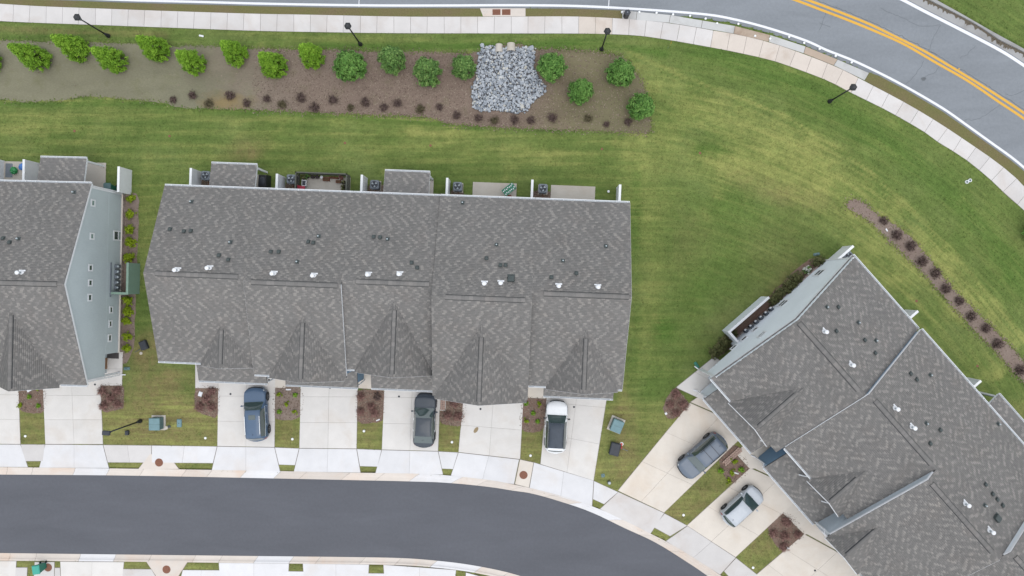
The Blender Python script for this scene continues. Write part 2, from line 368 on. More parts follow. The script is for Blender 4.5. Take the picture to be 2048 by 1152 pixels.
# road lines (in photo pixels on the ground)
NEAR_LINE = [(-60,-9),(120,-5),(250,0),(384,3.5),(512,7),(640,9.5),(768,11),(896,11),(1024,10.5),(1152,12),(1280,18.5),(1408,28.5),(1470,39),(1536,56),(1611,81),(1653,100),(1706,121),(1761,147),(1816,176),(1886,217),(1936,252),(1986,288),(2021,313),(2048,335),(2110,388),(2180,452)]
YEL_UP = [(1480,-48),(1550,-22),(1618,1),(1671,21),(1736,47),(1786,71),(1848,102),(1911,139),(1973,177),(2048,226),(2110,270),(2180,326)]
YEL_LO = [(1450,-46),(1520,-24),(1593,1),(1643,20),(1698,41),(1761,67),(1811,90),(1873,126),(1936,162),(1998,204),(2046,236),(2105,280),(2170,332)]
FAR_LINE = [(1640,-82),(1725,-40),(1806,0),(1848,22),(1911,54),(1973,86),(2011,107),(2048,131),(2110,172),(2200,240)]
DIRT = [(1690,-86),(1775,-42),(1858,5),(1911,32),(1956,57),(1998,85),(2048,110),(2110,150),(2200,215)]
CURB_TOP = [(1705,-90),(1790,-46),(1873,2),(1918,27),(1986,66),(2048,100),(2110,140),(2200,205)]
ROAD_N = [(x, y+9) if x < 1250 else (x-5, y+8) for x, y in NEAR_LINE]
ROAD = pl(ROAD_N, 0) + pl([(x, y) for x, y in DIRT[::-1]], 0) + pl([(1400,-160),(600,-140),(-60,-130)], 0)
ST_UP = [(-120,948),(0,949),(250,951),(512,956),(700,960),(830,963),(900,966),(980,974),(1024,981),(1064,987),(1124,1004),(1184,1025),(1249,1056),(1311,1085),(1374,1124),(1414,1151),(1460,1185),(1520,1235)]
ST_LO = [(-120,1105),(0,1106),(250,1109),(512,1112),(700,1114),(800,1116),(860,1120),(930,1128),(1000,1141),(1050,1155),(1110,1178),(1200,1225)]
STREET = pl(ST_UP, 0) + pl([(1500,1270),(1260,1270)], 0) + pl(ST_LO[::-1], 0)
KB_UP = [(-120,933),(0,934),(250,937),(512,941),(700,945),(830,947),(900,951),(980,960),(1024,968),(1074,979),(1136,996),(1199,1018),(1255,1044),(1301,1067),(1331,1082),(1379,1110),(1439,1149),(1485,1182),(1540,1230)]
KB_LO = [(-120,1120),(0,1121),(250,1123),(512,1126),(700,1128),(800,1130),(860,1134),(930,1142),(1000,1156),(1040,1168),(1100,1193),(1180,1235)]

# far ground to the horizon
g = MB(); n = 48
g.add([(0, 0, -.35)]+[(600*math.cos(2*math.pi*i/n), 600*math.sin(2*math.pi*i/n), -.35) for i in range(n)], [(0, 1+i, 1+(i+1) % n) for i in range(n)])
tag(g.build('ground', M['turf']), kind='structure')
# lawn: one fine sheet, sunk under the roads
X = np.arange(-62, 62.01, .25); Y = np.arange(-40, 40.01, .25)
GX, GY = np.meshgrid(X, Y); P = np.c_[GX.ravel(), GY.ravel()]
Z = np.full(len(P), ZG)
low = inside(P, [(v.x, v.y) for v in ROAD]) | inside(P, [(v.x, v.y) for v in STREET])
def near_line(P, line, w):
    L = resample([(v.x, v.y) for v in pl(line, 0)], step=.4); d = np.full(len(P), 9e9)
    for a in L: d = np.minimum(d, (P[:, 0]-a[0])**2+(P[:, 1]-a[1])**2)
    return d < w*w
low |= near_line(P, ST_UP, .3) | near_line(P, ST_LO, .3)
low |= inside(P, [(v.x, v.y) for v in pl(ST_UP, 0)+pl(KB_UP, 0)[::-1]]) | inside(P, [(v.x, v.y) for v in pl(ST_LO, 0)+pl(KB_LO, 0)[::-1]])
low |= near_line(P, CURB_TOP, .12) | near_line(P, DIRT, .45)
Z[low] = -.12
Z += np.where(low, 0, .008*np.sin(P[:, 0]*1.7+1.3*np.sin(P[:, 1]*.9))*np.cos(P[:, 1]*1.3))
# paint: R dry, G bare brown, B lush
PA = np.zeros((len(P), 4))
rr = np.random.default_rng(5)
wob = np.zeros(len(P))
for k in range(14):
    a = rr.uniform(0, 6.28); f = rr.uniform(.5, 2.2); wob += np.sin(P[:, 0]*f*math.cos(a)+P[:, 1]*f*math.sin(a)+rr.uniform(0, 6))*.22
def blob(px, py, rx, ry, ang, ch, amt, soft=1.0):
    c = at(px, py); s = 22.75; a = -R_(ang)
    dx, dy = P[:, 0]-c.x, P[:, 1]-c.y
    u = (dx*math.cos(a)+dy*math.sin(a))*s/rx; v = (-dx*math.sin(a)+dy*math.cos(a))*s/ry
    q = np.sqrt(u*u+v*v)*(1+.18*wob)
    PA[:, ch] = np.clip(PA[:, ch]+amt*np.clip(1.35-q, 0, 1)**1.2, 0, 1)
def stroke(line, w, ch, amt, wobble=.35):
    L = resample([(v.x, v.y) for v in pl(line)], step=.3); d = np.full(len(P), 9e9)
    for a in L: d = np.minimum(d, (P[:, 0]-a[0])**2+(P[:, 1]-a[1])**2)
    q = np.sqrt(d)*22.75/w*(1+wobble*wob)
    PA[:, ch] = np.clip(PA[:, ch]+amt*np.clip(1.25-q, 0, 1), 0, 1)
# dry mowing streaks sweeping round the curve
arc = [(1230,90),(1290,118),(1360,150),(1450,185),(1560,230),(1680,300),(1780,380),(1880,480),(1960,570),(2050,680)]
for off, w, am in ((0,5,.85),(14,4,.5),(26,7,.45),(44,6,.5),(60,8,.35),(80,9,.45),(100,6,.35),(120,10,.4),(140,8,.3)):
    q = offset_line(arc, off); stroke([tuple(t) for t in q], w, 0, am, .5)
blob(1560,300,170,60,28,0,.5); blob(1700,420,60,170,-48,0,.3); blob(1900,570,40,170,-44,0,.5); blob(1400,330,170,40,12,0,.35)
blob(1960,640,26,120,-44,0,.35); blob(1290,380,60,120,0,0,.35); blob(1450,330,60,26,20,0,.45)
stroke([(1420,100),(1560,150),(1700,230),(1830,330),(1960,450),(2060,570)], 34, 2, .55)
stroke([(640,92),(760,92),(900,92),(960,94),(1080,90),(1200,88),(1330,108)], 10, 2, .75)
stroke([(0,78),(120,72),(260,78),(420,84),(560,88)], 6, 2, .5)
stroke([(0,58),(180,66),(330,72)], 9, 1, .6); stroke([(420,66),(620,74),(860,78)], 5, 0, .4)
stroke([(0,205),(120,208),(230,202),(330,211),(420,222),(560,228),(760,236),(870,246),(960,258)], 8, 2, .6)
stroke([(0,201),(150,201),(210,196),(290,201),(340,211)], 3.5, 0, .8)
for y, w, am in ((232,9,.35),(262,7,.3),(290,8,.35),(312,6,.3)): stroke([(0,y),(200,y-4),(400,y+3),(700,y+6),(1000,y+10),(1290,y+22)], w, 0, am, .6)
blob(60,250,90,26,0,0,.45); blob(490,300,45,26,-10,1,.55); blob(500,310,26,14,0,1,.5); blob(680,235,24,16,0,0,.4); blob(900,270,110,14,6,0,.3); blob(1120,310,120,16,4,0,.35)
blob(1330,660,26,30,0,2,.8); blob(1420,560,50,90,35,2,.35); blob(1300,600,30,140,4,0,.35); blob(1480,430,120,50,25,2,.3); blob(1560,500,80,90,30,1,.25)
blob(1270,430,12,110,2,2,.5); blob(1268,700,10,120,4,2,.35); blob(1530,380,90,24,22,1,.45); blob(1640,400,60,22,25,1,.3); blob(1380,480,60,90,10,1,.22)
blob(1430,300,40,14,10,2,.5); blob(1400,300,18,12,0,2,.5)
blob(1180,350,60,10,2,0,.3); blob(330,460,30,110,3,0,.35); blob(290,420,18,160,2,0,.3)
# front plots: thin, dry turf; streak direction mask on the right
cxm = at(1330, 300); PA[:, 3] = np.clip((P[:, 0]-cxm.x+.25*(P[:, 1]-cxm.y))/9+.5, 0, 1)
ym = at(1000, 790).y; PA[:, 0] = np.clip(PA[:, 0]+np.clip((ym-P[:, 1])/1.5, 0, 1)*.42, 0, 1); PA[:, 1] = np.clip(PA[:, 1]+np.clip((ym-P[:, 1])/1.5, 0, 1)*.42, 0, 1)
# front plots: thin, brownish turf
blob(320,815,130,90,0,1,.8); blob(320,830,120,60,0,0,.35); blob(290,720,40,60,0,1,.5); blob(300,700,40,40,0,1,.75); blob(350,760,30,20,0,1,.7); blob(330,800,50,10,70,0,.5); blob(340,820,30,10,-10,0,.5); blob(250,850,40,20,0,0,.5); blob(380,770,24,24,0,2,.4); blob(240,780,12,40,0,2,.3); blob(335,870,90,14,0,0,.35)
blob(1245,830,28,60,10,1,.8); blob(1250,920,26,50,8,1,.75); blob(1225,860,10,60,8,2,.3); blob(1265,880,10,60,20,0,.35)
blob(1290,800,40,110,12,2,.25); blob(1250,800,18,40,8,0,.4)
blob(1400,1000,40,50,45,1,.35); blob(1520,1090,30,40,45,1,.35); blob(1345,1025,20,14,30,1,.7); blob(1370,1020,30,12,-35,0,.4)
for cx_, cy_ in ((574,862),(738,868),(898,880),(1060,890),(65,855)): blob(cx_, cy_, 26, 40, 0, 1, .40); blob(cx_-8, cy_+18, 9, 7, 0, 0, .5)
blob(1450,640,60,26,-40,1,.2); blob(1580,560,30,60,50,1,.4)
for k in range(70):
    x, y = rr.uniform(0, 2048), rr.uniform(60, 460); blob(x, y, rr.uniform(5, 18), rr.uniform(4, 9), rr.uniform(0, 180), 0, rr.uniform(.2, .5))
for k in range(60):
    x, y = rr.uniform(1260, 2048), rr.uniform(100, 800); blob(x, y, rr.uniform(6, 22), rr.uniform(5, 12), rr.uniform(20, 60), rr.choice([0, 2]), rr.uniform(.15, .4))
ny, nx = GX.shape; idx = np.arange(nx*ny).reshape(ny, nx)
F = np.c_[idx[:-1, :-1].ravel(), idx[:-1, 1:].ravel(), idx[1:, 1:].ravel(), idx[1:, :-1].ravel()]
lawn = np_mesh('lawn', np.c_[P, Z], F, M['lawn'])
ca = lawn.data.color_attributes.new('paint', 'FLOAT_COLOR', 'POINT'); ca.data.foreach_set('color', PA.astype(np.float32).ravel())
lawn.data.polygons.foreach_set('use_smooth', [True]*len(F)); tag(lawn, kind='structure')

# ------------------------------------------------------------------ sheets, strips, slabs
def sheet(name, pts, z, mat, parent=None, thick=.06):
    poly = [(p[0], p[1]) for p in pts]
    return MB().prism(poly, z-thick, z).build(name, mat, parent)
def strip_mesh(A, B, z, thick=.05):
    mb = MB(); n = len(A)
    vs = [(a[0], a[1], z) for a in A]+[(b[0], b[1], z) for b in B]+[(a[0], a[1], z-thick) for a in A]+[(b[0], b[1], z-thick) for b in B]
    fs = []
    for i in range(n-1):
        fs += [(i, i+1, n+i+1, n+i), (2*n+i+1, 2*n+i, 3*n+i, 3*n+i+1), (i+1, i, 2*n+i, 2*n+i+1), (n+i, n+i+1, 3*n+i+1, 3*n+i)]
    fs += [(0, n, 3*n, 2*n), (n-1, 3*n-1, 4*n-1, 2*n-1)]
    return mb.add(vs, fs)
def slabs(parent, A, B, step, z, mat, gap=.035, thick=.08, name='slab'):
    """cross-cut slabs between two edge lines"""
    a = resample(A, step=step); bd = resample(B, n=1500); b = np.array([bd[np.argmin(((bd-q)**2).sum(1))] for q in a]); out = []
    for i in range(len(a)-1):
        q = inset([a[i], a[i+1], b[i+1], b[i]], gap/2)
        out.append(MB().prism(q, z-thick, z+rng.uniform(-.003, .003)).build(name, mat, parent))
    return out
def quad_slabs(parent, q, nx_, ny_, z, mat, gap=.014, thick=.08):
    q = [np.array((v.x, v.y)) for v in q]
    bl_ = lambda u, v: (q[0]*(1-u)+q[1]*u)*(1-v)+(q[3]*(1-u)+q[2]*u)*v
    for i in range(nx_):
        for j in range(ny_):
            c = [bl_(i/nx_, j/ny_), bl_((i+1)/nx_, j/ny_), bl_((i+1)/nx_, (j+1)/ny_), bl_(i/nx_, (j+1)/ny_)]
            MB().prism(inset(c, gap/2), z-thick, z+rng.uniform(-.003, .003)).build('slab', mat, parent)
# ------------------------------------------------------------------ upper road
road = sheet('upper_road', ROAD, 0.0, M['asphalt_old'], None, .2); tag(road, kind='structure')
def marking(line, w, z, mat, name):
    L = resample([(v.x, v.y) for v in pl(line, 0)], step=.5)
    o = strip_mesh(offset_line(L, w/2), offset_line(L, -w/2), z, .003).build(name, mat, road); return o
marking(NEAR_LINE, .20, .006, M['white_line'], 'edge_line')
marking(FAR_LINE, .26, .006, M['white_line'], 'edge_line')
marking(YEL_UP, .21, .006, M['yellow_line'], 'centre_line'); marking(YEL_LO, .21, .006, M['yellow_line'], 'centre_line')
for line in ([(719,-6),(718,2),(718,14)], [(1218,0),(1217,18)]): marking(line, .07, .010, M['white_line'], 'layout_mark')
cracks = MB()
def crack(line, w=.03):
    L = resample([(v.x, v.y) for v in pl(line, 0)], step=.25); L = L+rng.normal(0, .035, L.shape)
    s = strip_mesh(offset_line(L, w/2), offset_line(L, -w/2), .004, .002); cracks.add(s.v, s.f)
for c in ([(1652,25),(1645,42),(1638,62)],[(1881,50),(1866,78),(1858,102)],[(1847,122),(1836,142),(1824,156),(1813,168)],[(1878,134),(1868,146),(1856,150),(1848,158)],[(1952,92),(1934,108),(1918,116)],[(2000,210),(1960,236),(1930,240)],[(2048,180),(2030,190),(2010,188)],[(1760,16),(1800,34),(1840,52),(1880,50)],[(1640,46),(1662,54)],[(1860,102),(1875,112)]): crack(c)
for k in range(len(YEL_UP)-3):
    a, b = YEL_UP[k+1], YEL_UP[k+2]; crack([(a[0]+2, a[1]-5), ((a[0]+b[0])/2+2, (a[1]+b[1])/2-5.5), (b[0]+2, b[1]-5)], .05)
c = at(1847, 158, 0); cracks.add([(c.x+.22*math.cos(t)*(1+.2*math.sin(3*t)), c.y+.16*math.sin(t), .004) for t in np.linspace(0, 6.28, 14, False)], [tuple(range(14))])
cracks.build('crack', M['tar'], road)
for px, py in ((1665,29),(1910,149),(1918,138)):
    p = at(px, py, 0); MB().box(p.x-.06, p.x+.06, p.y-.05, p.y+.05, 0, .018).build('reflector', M['yellow_line'], road)
# far side: gutter, dirt line, kerb
fk = empty('far_kerb', at(1950, 70, 0), kind='structure')
def par(o, p): o.parent = p; o.matrix_parent_inverse = p.matrix_world.inverted() if False else Matrix.Translation(-p.location); return o
A = offset_line(resample([(v.x, v.y) for v in pl(FAR_LINE, 0)], n=30), .20); B = resample([(v.x, v.y) for v in pl(DIRT, 0)], n=30)
par(strip_mesh(A, B, .012, .1).build('gutter', M['gutter_old']), fk)
Bo = offset_line(B, .16)
par(strip_mesh(B, Bo, .02, .1).build('silt', M['silt']), fk)
C = resample([(v.x, v.y) for v in pl(CURB_TOP, 0)], n=30)
for i in range(0, 29, 3): par(strip_mesh(offset_line(B, .16)[i:i+4], C[i:i+4], .14, .2).build('kerb_stone', M['gutter_old']), fk)
# silt tongues that spill over the gutter
sp = MB()
for k in range(90):
    t = rng.uniform(3, 27); i = int(t); p = B[i]+(B[i+1]-B[i])*(t-i); T = B[i+1]-B[i]; T = T/np.linalg.norm(T); N = np.array([T[1], -T[0]])
    w = rng.uniform(.06, .22); l = rng.uniform(.04, .24)*(1.4 if i < 20 else .8)
    sp.add([(*(p-T*w), .016), (*(p+N*l+T*w*.3), .0165), (*(p+T*w), .016)], [(0, 1, 2)])
par(sp.build('silt', M['silt']), fk)
# sidewalk along the road
SW_U = [(-70,3),(0,7.5),(82,12.5),(212,17.5),(350,22.5),(512,27.5),(625,29.5),(787,33),(900,33.5),(1024,33.2),(1149,33),(1239,37),(1306,42.5),(1369,51),(1434,62.5),(1474,69),(1536,84),(1576,97),(1636,119),(1686,140),(1728,162),(1811,206),(1878,246),(1941,288),(1986,319),(2024,349),(2048,373),(2110,440),(2170,510)]
SW_L = [(-70,38),(0,42.5),(75,46),(212,51),(375,57),(512,62),(662,65),(787,66.7),(1024,67.2),(1184,67.8),(1274,71.5),(1336,80),(1399,91),(1461,102.5),(1543,121),(1596,139),(1656,162),(1696,183),(1743,206),(1786,228),(1848,264),(1881,288),(1926,315.5),(1976,355.5),(2018,395.5),(2048,421),(2100,476),(2150,536)]
A = resample([(v.x, v.y) for v in pl(SW_U)], n=140); B = resample([(v.x, v.y) for v in pl(SW_L)], n=140)
sw = strip_mesh(A, B, .106, .1).build('sidewalk', M['joint']); tag(sw, kind='structure')
for o in slabs(sw, [(v.x, v.y) for v in pl(SW_U)], [(v.x, v.y) for v in pl(SW_L)], 1.47, .14, M['walk'], .026):
    c = np.mean([tuple(v.co)[:2] for v in o.data.vertices], 0); xa, xb, xc = at(1420, 80).x, at(1700, 150).x, at(1178, 50).x
    if xa < c[0] < xb or abs(c[0]-xc) < 1.6: o.data.materials[0] = M['walk_tan']
# brown verge between road and sidewalk
EDGE = [(x, y+5.5) if x < 1250 else (x-3, y+5) for x, y in NEAR_LINE]
v1 = [p for p in EDGE if p[0] < 962]+[(962,17)]; v2 = [(962,33.5)]+[p for p in SW_U if p[0] < 962][::-1]
tag(sheet('verge', pl(v1+v2), .118, M['verge'], None, .1), kind='structure')
tag(sheet('verge', pl([(1050,17),(1150,17.5),(1243,21),(1243,38),(1149,33),(1050,33)]), .118, M['verge'], None, .1), kind='structure')
v3 = [(1738,145)]+[p for p in EDGE if p[0] > 1750]; v4 = [p for p in SW_U if p[0] > 1729][::-1]+[(1730,162)]
tag(sheet('verge', pl(v3+v4), .118, M['verge'], None, .1), kind='structure')
# weathered concrete pad with its own slabs
pad = empty('loading_pad', at(1480, 50), kind='structure')
pu = [(1244,21),(1274,23.5),(1341,30),(1405,41),(1470,52),(1540,70),(1611,93),(1675,119),(1738,146)]
pdn = [(1244,38),(1272,40),(1338,46),(1402,56.5),(1467,67.5),(1537,84),(1607,107),(1667,131),(1729,161)]
par(sheet('pad_base', pl(pu+pdn[::-1]), .104, M['joint']), pad)
for i in range(8):
    q = pl([pu[i], pu[i+1], pdn[i+1], pdn[i]])
    par(MB().prism(inset(q, .02), .05, .136).build('slab', M['pad_rust' if i in (4, 6) else 'pad_grey']), pad)
for i, (px, py) in enumerate([(1244,24.5),(1278.5,24.5),(1313,26),(1346,29),(1380,32),(1411,37.5),(1434,47),(1476.5,48),(1510,72),(1540,77.5),(1578,74),(1608,86),(1639,98),(1671,112),(1703,125)]):
    where = ['leftmost white marker dome, at the verge end of the concrete pad', 'white marker dome just right of the hexagonal black bin', 'third white marker dome along the roadside pad', 'fourth white marker dome along the roadside pad', 'fifth white marker dome along the roadside pad', 'sixth white marker dome along the roadside pad', 'white marker dome set back where the grey slabs end', 'white marker dome at the start of the rusty stained slab', 'white marker dome at the inner edge of the rusty slab', 'white marker dome low on the rusty slab beside the next one', 'white marker dome against the road line on the rusty slab', 'white marker dome between the stained slabs', 'white marker dome above the second brown slab', 'white marker dome before the last clean slab', 'rightmost white marker dome, near the grass verge'][i]
    o = MB().lathe([(.10, 0), (.10, .05), (.075, .085), (.03, .10)], 14).build('marker_dome', M['white_gloss'], smooth=False); o.location = at(px, py, .13)
    tag(o, where, 'marker', 'white marker domes on the roadside pad')
# storm inlet
inl = empty('storm_inlet', at(1004, 25), 0, 'pale concrete storm inlet with two rusty grates beside the upper road', 'storm drain')
def parc(o, p):                                  # parent a mesh built in world coordinates to an unrotated empty
    o.parent = p; o.matrix_parent_inverse = Matrix.Translation(-Vector(p.location)); return o
parc(sheet('inlet_top', pl([(960,17),(1051,17),(1051,33),(966,33)]), .15, M['kerb'], None, .15), inl)
for x0, x1 in ((985,1001),(1004,1021)):
    q = pl([(x0,19),(x1,19),(x1,30.5),(x0,30.5)]); mb = MB(); xa, xb, ya, yb = q[0].x, q[1].x, q[3].y, q[0].y
    mb.box(xa, xb, ya, yb, .10, .153)
    for k in range(7): mb.box(xa+.03, xb-.03, ya+.04+k*.068, ya+.075+k*.068, .15, .168)
    parc(mb.build('grate', M['rust']), inl)
# ------------------------------------------------------------------ street in front
street = sheet('street', STREET, 0.0, M['asphalt_new'], None, .2); tag(street, kind='structure')
def kerb(name, E0, E1, step):
    root = empty(name, at(*E0[len(E0)//2]), kind='structure')
    a = resample([(v.x, v.y) for v in pl(E0, 0)], step=step/4); a = a[:len(a)//4*4+1]; b = resample([(v.x, v.y) for v in pl(E1)], n=len(a))
    prof = [(0, .012), (.45, .02), (.62, .05), (.78, .125), (1.0, .135)]
    i = 0; k4 = [4, 4, 3, 5, 4, 4, 5, 3]; kk = 0
    while i < len(a)-1:
        j = min(i+k4[kk % 8], len(a)-1); kk += 1; mb = MB(); m = len(prof)
        rows = []
        for k in range(i, j+1):
            e = (b[k]-a[k]); T = (a[min(k+1, len(a)-1)]-a[max(k-1, 0)]); T = T/np.linalg.norm(T); sh_ = .014*(1 if k == i else -1 if k == j else 0)
            rows.append([(*(a[k]+e*f+T*sh_), z) for f, z in prof])
        vs = [p for r in rows for p in r]; fs = []
        for r in range(len(rows)-1):
            for c in range(m-1): fs.append((r*m+c, r*m+c+1, (r+1)*m+c+1, (r+1)*m+c))
        mb.add(vs, fs); mb.add([(*rows[0][c][:2], -.1) for c in range(m)]+rows[0], [tuple(range(m))+tuple(range(2*m-1, m-1, -1))])
        mb.add([(*rows[-1][c][:2], -.1) for c in range(m)]+rows[-1], [tuple(range(m))+tuple(range(2*m-1, m-1, -1))])
        parc(mb.build('kerb_stone', M['walk_new' if (kk*7) % 5 == 0 else 'kerb']), root); i = j
    return root
kerb('kerb', ST_UP, KB_UP, 3.0); kerb('kerb', ST_LO, KB_LO, 3.2)
a = resample([(v.x, v.y) for v in pl(ST_UP, 0)], n=60); b = resample([(v.x, v.y) for v in pl(KB_UP, 0)], n=60)
tag(strip_mesh(a, b, .004, .1).build('kerb_footing', M['joint']), kind='structure')
a = resample([(v.x, v.y) for v in pl(ST_LO, 0)], n=60); b = resample([(v.x, v.y) for v in pl(KB_LO, 0)], n=60)
tag(strip_mesh(a, b, .004, .1).build('kerb_footing', M['joint']), kind='structure')
# ------------------------------------------------------------------ driveways and front sidewalk
PV = [0]
def paved(name, q, nx_, ny_, mat, z=.130):
    PV[0] += 1; base = sheet(name, inset(pl(q), -.03), .102+.0004*PV[0], M['joint'], None, .1); tag(base, kind='structure')
    quad_slabs(base, pl(q), nx_, ny_, z, mat); return base
D = M['drive']; W = M['walk_new']; T = M['drive_tan']
paved('driveway', [(-90,740),(36,740),(41,888),(-90,887)], 2, 3, D)
paved('driveway', [(85,742),(200,742),(206,888),(91,888)], 2, 3, D)
paved('driveway', [(437,742),(551,742),(549,894),(435,892)], 2, 3, D)
paved('driveway', [(602,742),(716,742),(713,897),(599,896)], 2, 3, D)
paved('driveway', [(770,742),(882,742),(876,902),(764,899)], 2, 3, D)
paved('driveway', [(932,742),(1050,744),(1040,918),(917,904)], 2, 3, D)
paved('driveway', [(1098,742),(1222,742),(1187,961),(1081,928)], 2, 3, D)
paved('driveway', [(1380,806),(1500,858),(1328,1025),(1236,981)], 2, 3, T)
paved('driveway', [(1500,936),(1610,985),(1471,1114),(1374,1051)], 2, 3, T)
paved('driveway', [(1608,1068),(1740,1140),(1620,1260),(1500,1160)], 2, 3, T)
# aprons + sidewalk pieces
paved('apron', [(-90,888),(41,889),(56,934),(-90,933)], 2, 1, W)
paved('sidewalk', [(42,889),(90,889),(86,922),(47,922)], 1, 1, M['walk'])
paved('apron', [(91,889),(206,890),(218,936),(79,935)], 2, 1, W)
paved('sidewalk', [(207,890),(302,891),(302,908),(285,924.5),(216,924.5)], 1, 1, M['walk']) if False else paved('sidewalk', [(207,890),(303,891),(303,925),(216,924.5)], 2, 1, M['walk'])
paved('sidewalk', [(304,891),(434,893),(426,926),(304,925)], 2, 1, W)
paved('sidewalk', [(300,908),(336,908.5),(358,938),(277,938)], 1, 1, M['kerb'], .134)
paved('apron', [(435,893),(549,895),(560,942),(424,940)], 2, 1, W)
paved('sidewalk', [(550,895),(598,897),(590,930),(558,929)], 1, 1, W)
paved('apron', [(599,897),(713,898),(721,945),(588,943)], 2, 1, W)
paved('sidewalk', [(714,898),(763,900),(755,933),(720,932)], 1, 1, W)
paved('apron', [(764,900),(876,903),(886,949),(751,946)], 2, 1, W)
paved('sidewalk', [(877,903),(916,905),(906,938),(884,937)], 1, 1, W)
paved('apron', [(917,905),(1038,919),(1028,968),(902,951)], 2, 1, W)
paved('sidewalk', [(1040,919),(1067,925),(1058,975),(1030,968)], 1, 1, M['drive_tan'])
paved('apron', [(1068,925),(1187,961),(1184,1012),(1059,976)], 2, 1, W)
paved('sidewalk', [(1188,962),(1236,984),(1208,1008),(1186,998)], 1, 1, W)
paved('apron', [(1236.5,984),(1328,1026),(1301,1067),(1200,1018)], 1, 1, M['walk'])
paved('sidewalk', [(1329,1027),(1374,1051),(1340,1072),(1307,1054)], 1, 1, M['walk'])
paved('apron', [(1375,1052),(1471,1115),(1440,1149),(1332,1082)], 2, 1, M['walk'])
paved('sidewalk', [(1472,1116),(1515,1150),(1480,1178),(1448,1142)], 1, 1, M['walk'])
paved('apron', [(1500,1163),(1600,1240),(1560,1290),(1462,1190)], 2, 1, M['walk'])
# entry walks
paved('entry_walk', [(534,742),(572,742),(571,776),(534,775)], 1, 1, M['drive_tan'])
paved('entry_walk', [(717,742),(744,742),(743,778),(717,776)], 1, 1, M['drive_tan'])
paved('entry_walk', [(1050,748),(1096,748),(1091,797),(1050,795)], 1, 1, M['drive_tan'])
paved('entry_walk', [(868,792),(892,792),(891,821),(880,821)], 1, 1, M['drive'])
paved('entry_walk', [(200,704),(246,704),(244,771),(200,771)], 1, 2, M['drive'])
paved('entry_walk', [(391,722),(437,722),(436,776),(391,776)], 1, 1, M['walk'])
paved('entry_walk', [(1429,713),(1480,750),(1428,810),(1352,775)], 2, 2, M['drive'])
paved('entry_walk', [(1470,905),(1530,856),(1596,922),(1500,938)], 1, 1, T)
paved('entry_walk', [(1566,1026),(1612,972),(1684,1052),(1609,1069)], 1, 1, T)
paved('entry_walk', [(1505,935),(1598,923),(1640,975),(1612,984)], 1, 1, T); paved('entry_walk', [(1612,1067),(1687,1052),(1780,1140),(1742,1139)], 1, 1, T); paved('entry_walk', [(1381,804),(1402,790),(1474,832),(1501,856)], 1, 1, T)
# across the street
paved('driveway', [(-90,1122),(33,1122),(26,1260),(-90,1260)], 2, 2, D)
paved('driveway', [(121,1123),(248,1124),(236,1260),(126,1260)], 2, 2, D)
paved('sidewalk', [(32,1135),(55,1135),(52,1190),(28,1190)], 1, 1, M['walk']); paved('sidewalk', [(70,1124),(109,1124),(108,1190),(66,1190)], 1, 1, M['walk']); paved('sidewalk', [(110,1135.5),(120,1135.5),(124,1190),(109,1190)], 1, 1, M['walk'])
paved('sidewalk', [(246,1138),(303,1138.5),(322,1170),(240,1170)], 1, 1, M['walk']); paved('sidewalk', [(293,1123),(375,1124),(352,1160),(318,1160)], 1, 1, M['kerb'], .134); paved('sidewalk', [(366,1140),(440,1140.5),(446,1190),(352,1190)], 2, 1, W)
paved('driveway', [(438,1125.5),(578,1127),(570,1260),(446,1260)], 2, 2, W)
paved('sidewalk', [(574,1142.5),(608,1143),(611,1190),(570,1190)], 1, 1, W)
paved('driveway', [(606,1127),(738,1129),(730,1260),(614,1260)], 2, 2, W)
paved('sidewalk', [(733,1146.5),(769,1147),(773,1190),(730,1190)], 1, 1, W)
paved('driveway', [(767,1129.5),(912,1140),(900,1260),(776,1260)], 2, 2, W)
paved('driveway', [(932,1145),(1060,1180),(1030,1280),(926,1260)], 2, 2, W)
# ------------------------------------------------------------------ planting beds
BED = [(-60,78),(0,80),(100,84),(180,85),(260,86),(340,91),(420,92),(512,97),(600,99),(640,99),(700,99),(740,103),(780,104),(860,104),(940,106),(965,98),(1010,91),(1040,88),(1075,98),(1130,98),(1200,104),(1240,112),(1263,132),(1285,165),(1297,200),(1300,235),(1298,266),(1230,264),(1160,262),(1090,259),(1024,256),(960,253),(900,248),(870,238),(840,234),(740,230),(640,226),(560,223),(500,220),(440,219),(380,217),(350,215),(330,207),(290,202),(230,197),(170,194),(120,202),(60,204),(0,200),(-60,198)]
def bed(name, px, mat, z=.115, step=.35, rough=.05, sand=None):
    """raised mulch sheet with a crumbly edge"""
    L = resample(px+[px[0]], step=8); P2 = [at(x, y) for x, y in L[:-1]]
    P2 = [Vector((p.x+rng.normal(0, rough), p.y+rng.normal(0, rough), 0)) for p in P2]
    bm = bmesh.new(); vs = [bm.verts.new((p.x, p.y, z)) for p in P2]; lo = [bm.verts.new((p.x, p.y, z-.08)) for p in P2]
    n = len(vs); bm.faces.new(vs)
    for i in range(n): bm.faces.new((vs[i], lo[i], lo[(i+1) % n], vs[(i+1) % n]))
    bmesh.ops.triangulate(bm, faces=bm.faces[:]); bmesh.ops.recalc_face_normals(bm, faces=bm.faces[:])
    me = bpy.data.meshes.new(name); bm.to_mesh(me); bm.free(); o = link(me, name, mat); tag(o, kind='structure'); return o
bed('mulch_bed', BED, M['bed'])
STRIP = [(1692,408),(1698,400),(1712,398),(1730,406),(1751,425),(1786,448),(1816,468),(1836,490),(1868,530),(1906,576),(1961,631),(2011,681),(2048,723),(2100,786),(2090,820),(2048,768),(1986,698),(1936,648),(1871,576),(1853,555),(1831,533),(1806,508),(1776,480),(1756,458),(1726,435),(1696,418)]
bed('mulch_bed', STRIP, M['mulch'])
